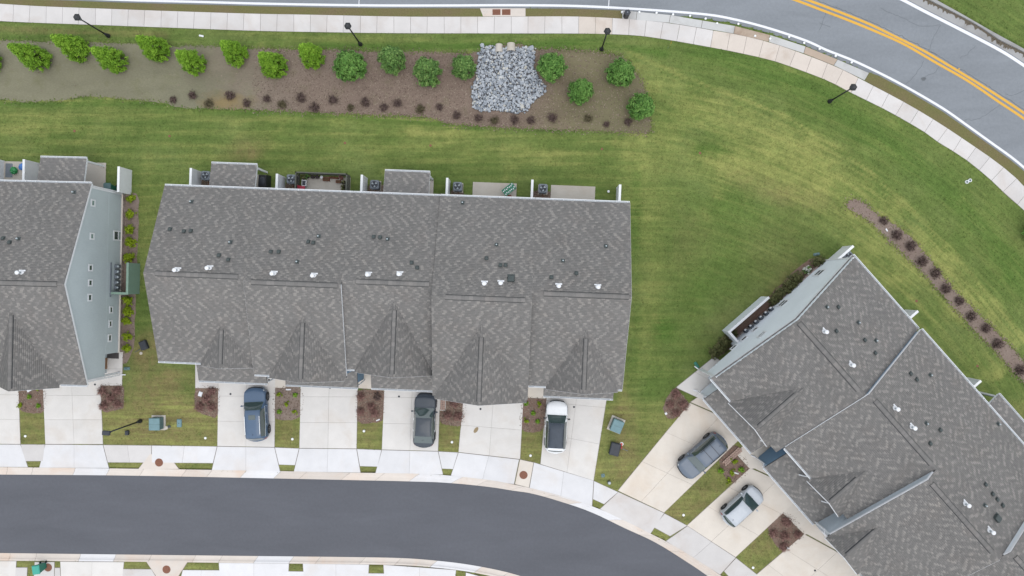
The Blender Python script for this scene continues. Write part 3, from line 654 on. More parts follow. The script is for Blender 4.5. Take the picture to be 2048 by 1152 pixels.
for px, mt in (([(38,768),(86,768),(89,821),(40,819)],'mulch_red'), ([(203,768),(244,770),(247,812),(240,818),(206,821)],'mulch_red'), ([(391,774),(436,774),(435,832),(415,830),(395,822),(389,800)],'mulch_red'), ([(549,774),(601,776),(600,833),(550,834)],'mulch'), ([(713,781),(764,780),(769,800),(766,838),(750,845),(716,842)],'mulch_red'), ([(890,794),(930,795),(928,840),(918,852),(884,846),(880,822)],'mulch_red'), ([(1044,795),(1092,796),(1088,856),(1042,858)],'mulch_red'), ([(1330,800),(1352,776),(1368,795),(1380,815),(1365,828),(1340,838),(1328,825)],'mulch_red'), ([(1437,921),(1470,890),(1499,936),(1468,968),(1448,950)],'mulch_red'), ([(1535,1056),(1560,1030),(1575,1024),(1590,1035),(1608,1068),(1580,1095),(1562,1100),(1545,1080)],'mulch_red'), ([(243,394),(276,394),(274,520),(270,640),(266,700),(240,704)],'mulch'), ([(388,344),(424,346),(424,372),(388,370)],'mulch_red'), ([(572,366),(598,366),(598,384),(572,383)],'mulch_red'), ([(737,372),(772,372),(772,392),(737,390)],'mulch_red'), ([(902,380),(925,382),(924,396),(902,395)],'mulch_red'), ([(1067,383),(1101,384),(1101,404),(1067,402)],'mulch_red'), ([(1650,524),(1612,522),(1540,590),(1500,622),(1440,680),(1424,706),(1436,716),(1540,622),(1660,520)],'mulch_red')):
    bed('mulch_bed', px, M[mt], rough=.03)
#==RIPRAP==
RIP = [(965,95),(985,92),(1010,96),(1040,96),(1065,93),(1070,105),(1066,130),(1075,150),(1090,172),(1085,190),(1065,205),(1055,222),(1030,228),(1000,221),(960,222),(946,214),(943,190),(950,160),(955,130),(958,110)]
rip = empty('rock_apron', at(1012, 160), 0, 'grey riprap rock apron spilling downhill from two pipe ends', 'rock pile')
parc(sheet('stone_bedding', pl(RIP), .13, M['bedding'], None, .06), rip)
def rock_mesh(seed):
    r = np.random.default_rng(seed); bm = bmesh.new(); bmesh.ops.create_icosphere(bm, subdivisions=1, radius=1)
    ax = r.normal(size=(5, 3)); ax /= np.linalg.norm(ax, axis=1)[:, None]; dd = r.uniform(.55, .85, 5)
    for v in bm.verts:
        p = np.array(v.co)
        for a_, d_ in zip(ax, dd):
            q = p@a_
            if q > d_: p = p-a_*(q-d_)
        v.co = p*np.array([1, .8, .6])*(1+r.normal(0, .05))
    me = bpy.data.meshes.new('rock'); bm.to_mesh(me); bm.free(); me.materials.append(M['rock']); return me
ROCKS = [rock_mesh(k) for k in range(10)]
rp = np.array([(p.x, p.y) for p in pl(RIP)]); mn, mx = rp.min(0), rp.max(0); pts = []
while len(pts) < 4600:
    q = rng.uniform(mn-.1, mx+.1, 2)
    if inside(q[None], [tuple(a) for a in rp])[0] or rng.random() < .03 and inside((q*.94+rp.mean(0)*.06)[None], [tuple(a) for a in rp])[0]: pts.append(q)
sizes = np.sort(rng.lognormal(-2.16, .30, len(pts)))[::-1].clip(.06, .36)
placed = []; sv, sf, stn = [], [], []
for k, q in enumerate(pts):
    s = sizes[k]; ok = True
    for (a, b, c) in placed:
        if (a-q[0])**2+(b-q[1])**2 < (.60*(c+s))**2: ok = False; break
    if not ok and rng.random() < (.62 if k > 700 else .9): continue
    placed.append((q[0], q[1], s))
    Mx = Matrix.Translation((q[0], q[1], .15+s*.25+(0 if ok else .06))) @ Euler((rng.uniform(-.4, .4), rng.uniform(-.4, .4), rng.uniform(0, 6.3))).to_matrix().to_4x4() @ Matrix.Scale(s, 4)
    me = ROCKS[k % 10]
    if len(placed) <= 300:
        o = bpy.data.objects.new('rock', me); col.objects.link(o); o.parent = rip; o.matrix_parent_inverse = Matrix.Translation(-Vector(rip.location)); o.matrix_basis = Mx
    else:
        b = len(sv); sv += [tuple(Mx @ v.co) for v in me.vertices]; sf += [tuple(i+b for i in p.vertices) for p in me.polygons]; stn += [rng.random()]*len(me.polygons)
o = np_mesh('small_rocks', sv, sf, M['rock'], None, stn); parc(o, rip); tag(o, kind='stuff')
for (px, py, r, lab) in ((998,105,.33,'left concrete pipe end half buried above the rocks'), (1022,103,.38,'right concrete pipe end opening onto the rocks')):
    p = at(px, py, .2); mb = MB(); n = 18
    o_, i_ = [], []
    for z0, ro, ri in ((0, r, r*.8), (.7, r*.92, r*.74)):
        o_.append([(ro*math.cos(math.pi*2*k/n), -z0*-1, ro*math.sin(math.pi*2*k/n)) for k in range(n)]); i_.append([(ri*math.cos(math.pi*2*k/n), z0, ri*math.sin(math.pi*2*k/n)) for k in range(n)])
    mb.loft([i_[1], i_[0], o_[0], o_[1]], None, False)
    o = mb.build('pipe_end', M['patio'], smooth=False); o.location = p; tag(o, lab, 'pipe', 'culvert pipe ends')
#==HOUSES==
# ================================================================== townhouse rows
PITCH = .37; EXPO = .135; SK = .70
STRIPS = [[(.30, .30), (.17, .48), (.36, .97), (.2, .42)], [(.26, .22), (.34, .78), (.19, .38), (.22, .55)], [(.40, .36), (.20, .62), (.30, .90), (.16, .30)], [(.33, .28), (.22, .44), (.24, .66), (.2, .36)]]
class House:
    def __init__(s, name, px, ang, label):
        s.o = at(*px, 0); s.a = R_(ang); s.c, s.s = math.cos(s.a), math.sin(s.a)
        s.root = empty(name, s.o, s.a, label, 'townhouses'); s.units = []
        s.sv, s.sf, s.st = [], [], []; s.roof = None
        s.deck = MB(); s.nrow = rng.integers(0, 1000)
    def loc(s, px, py, z=ZG):
        p = at(px, py, z)-s.o; return Vector((s.c*p.x+s.s*p.y, -s.s*p.x+s.c*p.y, z))
    def wallhit(s, px, py, x):
        d = ray(px, py); o = np.array([-s.o.x, -s.o.y, CAM_H])
        lo = np.array([s.c*o[0]+s.s*o[1], -s.s*o[0]+s.c*o[1], o[2]]); ld = np.array([s.c*d[0]+s.s*d[1], -s.s*d[0]+s.c*d[1], d[2]])
        t = (x-lo[0])/ld[0]; q = lo+ld*t; return q[1], q[2]
    def roofz(s, x, y):
        for u in s.units:
            if u['x0'] <= x <= u['x1']:
                return u['he']+PITCH*(min(u['yb']-y, y-u['yf']))
        u = s.units[0]; return u['he']+PITCH*(min(u['yb']-y, y-u['yf']))
    def onroof(s, px, py, dz=0):
        z = 7.0
        for _ in range(6): p = s.loc(px, py, z); z = s.roofz(p.x, p.y)+dz
        return Vector((p.x, p.y, z))
    def panel(s, poly, sdir):
        """one roof plane (convex, 3-D corners): deck plus courses of shingles along sdir"""
        P3 = [Vector(p) for p in poly]; n = (P3[1]-P3[0]).cross(P3[2]-P3[0]).normalized()
        if n.z < 0: P3 = P3[::-1]; n = -n
        s.deck.loft([[p-n*.13 for p in P3], [p-n*.012 for p in P3]])
        sd = Vector(sdir).normalized(); td = n.cross(sd)
        if td.z < 0: td = -td
        O = min(P3, key=lambda p: p.z); q = [((p-O).dot(sd), (p-O).dot(td)) for p in P3]
        tmax = max(t for _, t in q); tmin = min(t for _, t in q)
        def rng_at(t):
            xs = []
            for i in range(len(q)):
                (a, b), (c, d) = q[i], q[(i+1) % len(q)]
                if (b-t)*(d-t) <= 0 and abs(b-d) > 1e-9: xs.append(a+(c-a)*(t-b)/(d-b))
                elif abs(b-d) <= 1e-9 and abs(b-t) < 1e-6: xs += [a, c]
            return (min(xs), max(xs)) if len(xs) > 1 else None
        t = tmin; off = rng.uniform(0, 3); dirn = 1; left = rng.integers(5, 10)
        while t < tmax-.02:
            t1 = min(t+EXPO, tmax-1e-4); ra, rb = rng_at(t+1e-5), rng_at(t1)
            left -= 1
            if left <= 0: dirn = -dirn; left = rng.integers(2, 9)
            off += dirn*(.135+rng.normal(0, .025))
            if rng.random() < .05: off += rng.uniform(0, 1)
            if ra and rb:
                lo_, hi_ = min(ra[0], rb[0]), max(ra[1], rb[1])
                x = lo_-((lo_-off) % (1.02*SK))-1.02*SK; k = int(round((x-off)/(1.02*SK)))
                while x < hi_:
                    pat = STRIPS[rng.integers(0, 4)] if rng.random() < .32 else STRIPS[(k*7+int(t/EXPO/5)*3+s.nrow) % 4]; k += 1
                    for w, tone in pat:
                        a, b = x, x+w*SK; x = b
                        a0, b0 = max(a, ra[0]), min(b, ra[1]); a1, b1 = max(a, rb[0]), min(b, rb[1])
                        if b0-a0 < .004 and b1-a1 < .004: continue
                        b0 = max(a0, b0); b1 = max(a1, b1)
                        if a0 > ra[1]: a0 = b0 = ra[1]
                        if a1 > rb[1]: a1 = b1 = rb[1]
                        tn = min(1, max(0, (tone if rng.random() > .15 else .40)+rng.normal(0, .10))); lift = .020 if tone > .5 else .014
                        base = len(s.sv)
                        for (uu, vv, h) in ((a0, t, lift), (b0, t, lift), (b1, t1+.01, .004), (a1, t1+.01, .004), (a0, t, 0), (b0, t, 0)):
                            s.sv.append(tuple(O+sd*uu+td*vv+n*h))
                        s.sf += [(base, base+1, base+2, base+3), (base+4, base+5, base+1, base)]; s.st += [tn, tn*.8]
            t += EXPO
    def cap(s, a, b, slope, wide=.175):
        """raised ridge vent from a to b (ridge points), slope = fall per metre to each side; horizontal ridge"""
        a, b = Vector(a), Vector(b); d = (b-a).normalized(); sd = Vector((-d.y, d.x, 0))
        L = (b-a).length
        mb = MB(); w = wide+.045
        q = lambda p, u, h: p+sd*u+Vector((0, 0, h-abs(u)*slope))
        mb.add([q(a, -w, .03), q(a, 0, .03), q(a, w, .03), q(b, -w, .03), q(b, 0, .03), q(b, w, .03), q(a, -w, -.04), q(a, w, -.04), q(b, -w, -.04), q(b, w, -.04)], [(0, 3, 4, 1), (1, 4, 5, 2), (0, 6, 8, 3), (2, 5, 9, 7), (0, 1, 2, 7, 6), (3, 8, 9, 5, 4)])
        v = mb.build('ridge_vent', M['slot'], s.roof)
        V, F, Tn = [], [], []; n = max(1, int(L/.3))
        for k in range(n):
            p0 = a+d*(L*k/n); p1 = a+d*(L*(k+1)/n+.02); b_ = len(V); tt = .12+.6*rng.random()**1.5
            V += [tuple(q(p0, -wide, .062)), tuple(q(p0, 0, .068)), tuple(q(p0, wide, .062)), tuple(q(p1, -wide, .052)), tuple(q(p1, 0, .058)), tuple(q(p1, wide, .052)), tuple(q(p0, -wide, .0)), tuple(q(p1, -wide, 0)), tuple(q(p0, wide, 0)), tuple(q(p1, wide, 0))]
            F += [(b_, b_+3, b_+4, b_+1), (b_+1, b_+4, b_+5, b_+2), (b_+6, b_+7, b_+3, b_), (b_+2, b_+5, b_+9, b_+8)]; Tn += [tt, tt, tt, tt]
        np_mesh('ridge_cap', V, F, M['shingle'], v, Tn)
    def gutter(s, a, b, out):
        """white trough from a to b hanging on the outer side"""
        a, b, out = Vector(a), Vector(b), Vector(out).normalized(); d = (b-a).normalized(); up = Vector((0, 0, 1)); L = (b-a).length
        mb = MB()
        def bar(o0, o1, z0, z1, l0=0, l1=None):
            l1 = L if l1 is None else l1
            mb.add([a+d*x+out*o+up*z for x in (l0, l1) for o, z in ((o0, z0), (o1, z0), (o1, z1), (o0, z1))], [(0, 1, 2, 3), (7, 6, 5, 4), (0, 4, 5, 1), (1, 5, 6, 2), (2, 6, 7, 3), (3, 7, 4, 0)])
        bar(.115, .15, -.13, .015); bar(-.01, .02, -.13, .0)
        bar(.02, .115, -.13, 0, 0, .025); bar(.02, .115, -.13, 0, L-.025, L)
        k = .5
        while k < L-.2: bar(.02, .115, -.01, .008, k, k+.035); k += .85
        g = mb.build('gutter', M['white'], s.root); mb = MB(); bar(.021, .114, -.12, -.075, .026, L-.026)
        mb.build('trough', M['gutter_in'], g); return g
    def rake(s, pts, out, name='rake_board', w=.014):
        """white board under a sloping roof edge"""
        mb = MB(); out = Vector(out)*w
        for a, b in zip(pts[:-1], pts[1:]):
            a, b = Vector(a), Vector(b)
            vs = [p+o+Vector((0, 0, z)) for p in (a, b) for o, z in ((out*0-out*.6, -.2), (out, -.2), (out, -.022), (out*0-out*.6, -.022))]
            mb.add(vs, [(0, 1, 2, 3), (7, 6, 5, 4), (0, 4, 5, 1), (1, 5, 6, 2), (2, 6, 7, 3), (3, 7, 4, 0)])
        return mb.build(name, M['white'], s.root)
    def boards(s, poly, x, sgn, mat, step=.18):
        """lap siding on the plane x = const over a convex (y, z) polygon; sgn = outward side"""
        mb = MB(); zmin = min(p[1] for p in poly); zmax = max(p[1] for p in poly)
        def span(z):
            ys = []
            for i in range(len(poly)):
                (a, b), (c, d) = poly[i], poly[(i+1) % len(poly)]
                if abs(b-d) > 1e-9 and (b-z)*(d-z) <= 0: ys.append(a+(c-a)*(z-b)/(d-b))
            return (min(ys), max(ys)) if len(ys) > 1 else None
        z = zmin
        while z < zmax-.01:
            z1 = min(z+step, zmax); A, B = span(z+1e-4), span(z1-1e-4)
            if A and B:
                xo, xi = x+sgn*.028, x+sgn*.008
                mb.add([(xo, A[0], z), (xo, A[1], z), (xi, B[1], z1), (xi, B[0], z1), (x, A[0], z), (x, A[1], z)], [(0, 1, 2, 3), (4, 5, 1, 0)])
            z = z1
        return mb.build('siding', mat, s.root)
    def build(s, units):
        s.units = units
        s.roof = bpy.data.objects.new('roof', None); col.objects.link(s.roof); s.roof.parent = s.root
        wall_names = {}
        for i, u in enumerate(units):
            u.setdefault('raise', 0); u['he'] = 4.9+u['raise']; u['yr'] = (u['yb']+u['yf'])/2; u['hr'] = u['he']+PITCH*(u['yb']-u['yf'])/2
            x0, x1, yb, yf, yr, he, hr = (u[k] for k in ('x0', 'x1', 'yb', 'yf', 'yr', 'he', 'hr'))
            s.panel([(x0, yb, he), (x1, yb, he), (x1, yr, hr), (x0, yr, hr)], (1, 0, 0))
            s.panel([(x0, yf, he), (x1, yf, he), (x1, yr, hr), (x0, yr, hr)], (1, 0, 0))
            # walls under it
            wx0 = x0+(.12 if u.get('endL') else .01); wx1 = x1-(.12 if u.get('endR') else .01); rec = u.get('recess')
            yB, yF = yb-.3, yf+.35; zt = lambda y: he+PITCH*min(yb-y, y-yf)-.14
            full = [(yF, 0), (yB, 0), (yB, zt(yB)), (yr, zt(yr)), (yF, zt(yF))]
            mb = MB()
            def ext(poly, a, b): mb.loft([[(a, y, z) for y, z in poly], [(b, y, z) for y, z in poly]])
            if rec:
                side, yrec, zrec, dep = rec
                if side > 0: ext(full, wx0, wx1-dep); a, b = wx1-dep, wx1
                else: ext(full, wx0+dep, wx1); a, b = wx0, wx0+dep
                ext([(yF, zrec), (yB, zrec), (yB, zt(yB)), (yr, zt(yr)), (yF, zt(yF))], a, b); ext([(yrec, 0), (yB, 0), (yB, zrec), (yrec, zrec)], a, b)
            else: ext(full, wx0, wx1)
            mb.build('wall', M[u['siding']], s.root)
            u['wx0'], u['wx1'], u['yB'], u['yF'] = wx0, wx1, yB, yF; u['zt'] = zt
            # openings on the long sides
            def wy(xc, w, z0, z1, y, sg, nm='window'):
                q = MB(); Y0, Y1 = sorted((y-sg*.02, y+sg*.05)); X0, X1 = xc-w/2, xc+w/2
                for a in ((X0-.1, X0, z0-.1, z1+.1), (X1, X1+.1, z0-.1, z1+.1), (X0, X1, z0-.1, z0), (X0, X1, z1, z1+.1)): q.box(a[0], a[1], Y0, Y1, a[2], a[3])
                q.box(xc-.03, xc+.03, Y0, Y1, z0, z1) if nm == 'sliding_door' else q.box(X0, X1, Y0, Y1, (z0+z1)/2-.03, (z0+z1)/2+.03)
                o = q.build(nm, M['white'], s.root); Y0, Y1 = sorted((y-sg*.02, y+sg*.03))
                if nm == 'sliding_door':
                    for a, b in ((X0, xc-.03), (xc+.03, X1)): MB().box(a, b, Y0, Y1, z0, z1).build('pane', M['win'], o)
                else:
                    for a, b in ((z0, (z0+z1)/2-.03), ((z0+z1)/2+.03, z1)): MB().box(X0, X1, Y0, Y1, a, b).build('pane', M['win'], o)
            xm = (wx0+wx1)/2
            wy(xm-2.2, .9, 3.0, 4.4, yB, 1); wy(xm+1.8, .9, 3.0, 4.4, yB, 1); wy(xm-.3, 1.8, .12, 2.15, yB, 1, 'sliding_door')
            if u.get('wing'): wy((u['wing'][0]['x0']+u['wing'][0]['x1'])/2, 1.4, 3.72, 4.55, yF, -1)
            else:
                wy(xm, 1.6, 3.2, 4.4, yF, -1); gd = MB().box(xm-2.3, xm+2.3, yF-.06, yF-.005, .12, 2.3).build('garage_door', M['white'], s.root); q = MB()
                for i_ in range(4):
                    for j_ in range(4): q.box(xm-2.2+i_*1.11, xm-1.2+i_*1.11, yF-.08, yF-.06, .2+j_*.52, .62+j_*.52)
                q.build('door_panel', M['white'], gd)
            # gutters and rakes
            s.gutter((x0+.02, yb, he), (x1-.02, yb, he), (0, 1, 0))
            for a, b in u.get('fg', []): s.gutter((a, yf, he), (b, yf, he), (0, -1, 0))
            if u.get('endL'): s.rake([(x0-.002, yb, he), (x0-.002, yr, hr), (x0-.002, yf, he)], (-1, 0, 0))
            if u.get('endR'): s.rake([(x1+.002, yb, he), (x1+.002, yr, hr), (x1+.002, yf, he)], (1, 0, 0))
            for (a, b) in u.get('vent', []): s.cap((a, yr, hr), (b, yr, hr), PITCH)
            # front gable
            for gb in u.get('gable', []):
                xa, ya, hl, hr_ = gb['x'], gb['ya'], gb['hl'], gb['hr']; yg = yf-gb.get('out', .25); zg = he+PITCH*(ya-yf)
                s.panel([(xa, ya, zg), (xa-hl, yf, he), (xa-hl, yg, he), (xa, yg, zg)], (0, 1, 0))
                s.panel([(xa, ya, zg), (xa+hr_, yf, he), (xa+hr_, yg, he), (xa, yg, zg)], (0, 1, 0))
                mb = MB(); yw = yg+.22
                mb.loft([[(xa-hl+.1, y, he-.3), (xa+hr_-.1, y, he-.3), (xa+hr_-.1, y, he-.1), (xa, y, zg-.14), (xa-hl+.1, y, he-.1)] for y in (yw, yw+.3)])
                mb.build('gable_wall', M[u['siding']], s.root)
                s.rake([(xa-hl, yg-.002, he), (xa, yg-.002, zg), (xa+hr_, yg-.002, he)], (0, -1, 0), 'rake_board', .045 if s.a < -.5 else .014)
                if 'vent' in gb: s.cap((xa, gb['vent'][0], zg), (xa, gb['vent'][1], zg), (zg-he)/((hl+hr_)/2), .15)
            # garage wing with its low roof
            for w in u.get('wing', []):
                a, b, ly = w['x0'], w['x1'], w['y']; yw = yf+.3; zl = 2.72; zw = zl+PITCH*(yw-ly)
                s.panel([(a, ly, zl), (b, ly, zl), (b, yw, zw), (a, yw, zw)], (1, 0, 0))
                mb = MB(); prof = [(ly+.35, 0), (yw+.1, 0), (yw+.1, zw-.16), (ly+.35, zl-.03)]
                mb.loft([[(a+.12, y, z) for y, z in prof], [(b-.12, y, z) for y, z in prof]]); mb.build('wing_wall', M[w.get('siding', u['siding'])], s.root)
                s.gutter((a, ly, zl), (b, ly, zl), (0, -1, 0))
                g = MB().box((a+b)/2-2.3, (a+b)/2+2.3, ly+.27, ly+.345, .12, 2.3); gd = g.build('garage_door', M['white'], s.root)
                mb = MB()
                for i in range(4):
                    for j in range(4): mb.box((a+b)/2-2.2+i*1.11, (a+b)/2-1.2+i*1.11, ly+.25, ly+.27, .2+j*.52, .62+j*.52)
                mb.build('door_panel', M['white'], gd)
                if w.get('rakes'):
                    for xx, o in ((a-.002, -1), (b+.002, 1)): s.rake([(xx, ly, zl), (xx, yw, zw)], (o, 0, 0))
        # step faces between neighbours
        for u, v in zip(units[:-1], units[1:]):
            for p, q, sg in ((u, v, 1), (v, u, -1)):      # p rises above q: its side shows towards q
                ys = np.linspace(min(p['yf'], q['yf'])+.0, min(p['yb'], q['yb']), 80)
                zp = lambda y, t: t['he']+PITCH*min(t['yb']-y, y-t['yf'])
                xx = (p['x1'] if sg > 0 else p['x0'])
                yy = [y for y in ys if zp(y, p)-zp(y, q) > .1 and y > p['yf']]
                if len(yy) > 3 and not p.get('norake'):
                    y0, y1 = min(yy), max(yy); run = [y0, y1] + ([p['yr']] if y0 < p['yr'] < y1 else []) + ([q['yr']] if y0 < q['yr'] < y1 else []); run.sort()
                    s.rake([(xx+sg*.004, y, zp(y, p)) for y in run], (sg, 0, 0), 'rake_board', .03 if s.a < -.5 else .014)
        s.deck.build('roof_deck', M['deck'], s.roof)
        o = np_mesh('shingles', s.sv, s.sf, M['shingle'], s.roof, s.st); tag(o, kind='stuff')
        print(s.root.name, 'shingles', len(s.sf))
    def flue(s, px, py):
        p = s.onroof(px, py, .55); z = p.z-.55
        mb = MB().lathe([(.085, -.05), (.085, .48)], 12, None, True, (p.x, p.y, z)); o = mb.build('flue_pipe', M['flash'], s.roof, True)
        MB().lathe([(.10, .46), (.155, .48), (.16, .55), (.10, .60), (.02, .62)], 14, None, True, (p.x, p.y, z)).build('flue_cap', M['white'], o)
        sg = 1 if p.y >= s.units[0]['yr'] else -1
        mb = MB(); z0 = s.roofz(p.x, p.y+.2); z1 = s.roofz(p.x, p.y-.2)
        mb.add([(p.x-.26, p.y+.22, z0+.03), (p.x+.26, p.y+.22, z0+.03), (p.x+.26, p.y+.10, z0+.05), (p.x-.26, p.y+.10, z0+.05)], [(3, 2, 1, 0)])
        mb.lathe([(.19, .0), (.13, .10), (.09, .14)], 12, None, True, (p.x, p.y, z)); mb.build('flue_flashing', M['white'], o)
    def vent(s, px, py, big=False, pipe=False):
        p = s.onroof(px, py, .10); z = s.roofz(p.x, p.y); w = .24 if big else .125
        sl = -PITCH if p.y > [u for u in s.units if u['x0']-.1 <= p.x <= u['x1']+.1][0]['yr'] else PITCH
        T = Matrix.Translation((p.x, p.y, z)) @ Matrix(((1, 0, 0, 0), (0, 1, 0, 0), (0, sl, 1, 0), (0, 0, 0, 1)))
        mb = MB().box(-w*1.2, w*1.2, -w*1.2, w*1.2, -.02, .03, T)
        if pipe:
            mb.lathe([(.10, .0), (.06, .14)], 8, T); o = mb.build('roof_vent', M['lead'], s.roof); MB().lathe([(.055, .1), (.055, .3)], 8, T).build('vent_pipe', M['flash'], o)
        else:
            mb.bbox(-w, w, -w, w*.9, .02, .18 if not big else .26, .04, T); mb.build('roof_vent', M['lead'], s.roof)
    def window(s, x, sg, y0, y1, z0, z1, n=1, mat='win', frame='white', horiz=False):
        f = .115; mb = MB(); X0, X1 = sorted((x-sg*.02, x+sg*.06))
        mb.box(X0, X1, y0-f, y1+f, z1, z1+f); mb.box(X0, X1, y0-f, y1+f, z0-f, z0); mb.box(X0, X1, y0-f, y0, z0, z1); mb.box(X0, X1, y1, y1+f, z0, z1)
        for k in range(1, n):
            if horiz: zz = z0+(z1-z0)*k/n; mb.box(X0, X1, y0, y1, zz-.04, zz+.04)
            else: yy = y0+(y1-y0)*k/n; mb.box(X0, X1, yy-.04, yy+.04, z0, z1)
        w = mb.build('window', M[frame], s.root)
        for k in range(n):
            P0, P1 = sorted((x-sg*.02, x+sg*.035))
            if horiz: MB().box(P0, P1, y0, y1, z0+(z1-z0)*k/n+(.04 if k else 0), z0+(z1-z0)*(k+1)/n-(.04 if k < n-1 else 0)).build('pane', M[mat if k == 0 else 'win'], w)
            else: MB().box(P0, P1, y0+(y1-y0)*k/n+(.04 if k else 0), y0+(y1-y0)*(k+1)/n-(.04 if k < n-1 else 0), z0, z1).build('pane', M[mat], w)
    def part(s, mb, name, mat, smooth=False): return mb.build(name, M[mat], s.root, smooth)
    def patio_roof(s, pa, pb, rakes='r'):
        """low shed roof over a back patio from pixel corners of its outer eave"""
        a, b = s.loc(*pa, 2.75), s.loc(*pb, 2.75); y = (a.y+b.y)/2; u = [u for u in s.units if u['x0']-.3 <= a.x <= u['x1']+.3][0]; yw = u['yB']; zw = 2.75+.16*(y-yw)
        s.panel([(a.x, y, 2.75), (b.x, y, 2.75), (b.x, yw, zw), (a.x, yw, zw)], (1, 0, 0))
        s.gutter((a.x, y, 2.75), (b.x, y, 2.75), (0, 1, 0))
        s.rake([(b.x+.002, y, 2.75), (b.x+.002, yw, zw)], (1, 0, 0)); s.rake([(a.x-.002, y, 2.75), (a.x-.002, yw, zw)], (-1, 0, 0))
        for xx in (a.x+.15, b.x-.15):
            s.part(MB().box(xx-.08, xx+.08, y-.28, y-.12, 0, 2.66), 'porch_post', 'white')
        return a, b, y, yw
def mk_vents(h, flues, vents, boxes=(), pipes=()):
    for p in flues: h.flue(*p)
    for p in vents: h.vent(*p)
    for p in boxes: h.vent(*p, big=True)
    for p in pipes: h.vent(*p, pipe=True)
def uwrap(h, units):          # patio panels must join the shingle mesh: call before build() finishes
    pass
# ---------------------------------------------------------------- centre row
HC = House('townhouse_row', (820, 560), -2.3, 'long row of five townhouses under one grey shingle roof in the middle of the picture')
def apex(h, px, py, z): return h.loc(px, py, z).y
uc = [
 dict(x0=-19.5, x1=-11.6, yb=6.88, yf=-7.42, siding='siding_pale', endL=1, vent=[(-18.6, -12.1)], fg=[(-19.5, -15.7)], gable=[dict(x=-13.89, ya=-4.1, hl=2.1, hr=2.2, vent=(-4.6, -7.3))], wing=[dict(x0=-17.15, x1=-11.3, y=-9.22)]),
 dict(x0=-11.6, x1=-4.03, yb=6.88, yf=-8.17, siding='siding_blue', vent=[(-11.0, -4.3)], fg=[(-11.55, -9.4)], gable=[dict(x=-7.21, ya=-3.2, hl=3.1, hr=3.0, vent=(-3.7, -8.1))], wing=[dict(x0=-9.72, x1=-3.6, y=-9.25)]),
 dict(x0=-4.03, x1=3.04, yb=6.88, yf=-7.42, siding='siding_pale', vent=[(-2.9, 2.75)], fg=[(-4.0, -2.5)], gable=[dict(x=.04, ya=-1.7, hl=3.4, hr=2.98, vent=(-2.4, -7.4))], wing=[dict(x0=-2.45, x1=3.02, y=-9.22)]),
 dict(x0=3.04, x1=10.73, yb=6.88, yf=-9.25, siding='siding_grey', vent=[(4.1, 10.2)], fg=[], gable=[dict(x=6.93, ya=-3.2, hl=3.72, hr=3.72, vent=(-4.2, -9.2))]),
 dict(x0=10.73, x1=18.3, yb=6.88, yf=-8.10, siding='siding_green', endR=1, vent=[(11.6, 18.1)], fg=[(10.75, 12.6), (17.2, 18.28)], gable=[dict(x=15.05, ya=-3.3, hl=2.9, hr=2.9, vent=(-4.0, -8.0))], wing=[dict(x0=12.05, x1=17.9, y=-9.25)]),
]
for u in uc[3:]: u['raise'] = .14
uc[3]['norake'] = 1
def finish(h, units, patios):
    h.pat = []
    orig = h.deck.build
    def hook(name, mat, parent=None, smooth=False):
        for pa, pb in patios: h.pat.append(h.patio_roof(pa, pb))
        h.deck.build = orig; return orig(name, mat, parent, smooth)
    h.deck.build = hook; h.build(units)
finish(HC, uc, [((423,326),(514,331)), ((770,341),(860,346))])
mk_vents(HC, [(348,540),(413,536),(543,547),(624,551),(734,549),(797,548),(968,567),(1001,566),(1118,572),(1197,574)],
 [(339,458),(367,462),(381,461),(437,510),(456,519),(541,503),(557,503),(616,483),(626,485),(747,473),(760,474),(823,525),(834,535),(973,516),(1001,530),(1011,530),(1103,554),(1153,546)],
 [(1022,556)], [(382,403),(460,484),(594,523),(637,472),(775,478),(925,405),(993,489),(1126,521),(1212,492)])
for xx, y0 in ((-11.3, -9.1), (-3.62, -9.1), (3.0, -9.1)):
    HC.part(MB().tube((xx, y0, 2.6), (xx, y0+.15, .2), .05, .05, 8), 'downspout', 'white')
# ---------------------------------------------------------------- left row
HL = House('townhouse_row', (180, 570), -1.5, 'end of a townhouse row at the left edge showing its grey green side wall')
ul = [
 dict(x0=-12.2, x1=-4.6, yb=8.37, yf=-7.4, siding='siding_pale', endL=1, vent=[(-11.8, -5.2)], fg=[(-12, -4.8)]),
 dict(x0=-4.6, x1=3.09, yb=8.37, yf=-8.10, siding='siding_green', endR=1, vent=[(-3.9, 2.5)], fg=[(-4.5, -3.6), (.9, 3.07)], gable=[dict(x=-1.69, ya=-2.0, hl=2.6, hr=2.5, out=.3, vent=(-2.4, -8.2))], recess=(1, -5.85, 2.4, 1.2)),
]
finish(HL, ul, [((81,314),(173,318))])
mk_vents(HL, [(33,545)], [(5,476),(18,484)], [], [(147,384),(36,477)])
x = ul[1]['wx1']; u = ul[1]; yB, yF, yr, zt = u['yB'], u['yF'], u['yr'], u['zt']
HL.boards([(-5.85, .55), (yB, .55), (yB, 2.4), (-5.85, 2.4)], x, 1, M['siding_green'])
HL.boards([(yF, 2.4), (yB, 2.4), (yB, zt(yB)), (yr, zt(yr)), (yF, zt(yF))], x, 1, M['siding_green'])
HL.part(MB().box(x-.02, x+.10, -5.83, yB, 0, .5), 'stone_plinth', 'stone'); HL.part(MB().box(x-.02, x+.14, -5.85, yB+.02, .5, .56), 'plinth_cap', 'drive_tan')
HL.part(MB().box(x, x+.06, yB-.06, yB+.08, 0, zt(yB)), 'corner_board', 'white'); HL.part(MB().box(x, x+.05, yF-.05, yF+.06, 2.4, zt(yF)), 'corner_board', 'white')
HL.part(MB().box(x-.16, x-.02, yF-.02, yF+.14, 0, 2.4), 'porch_post', 'white')
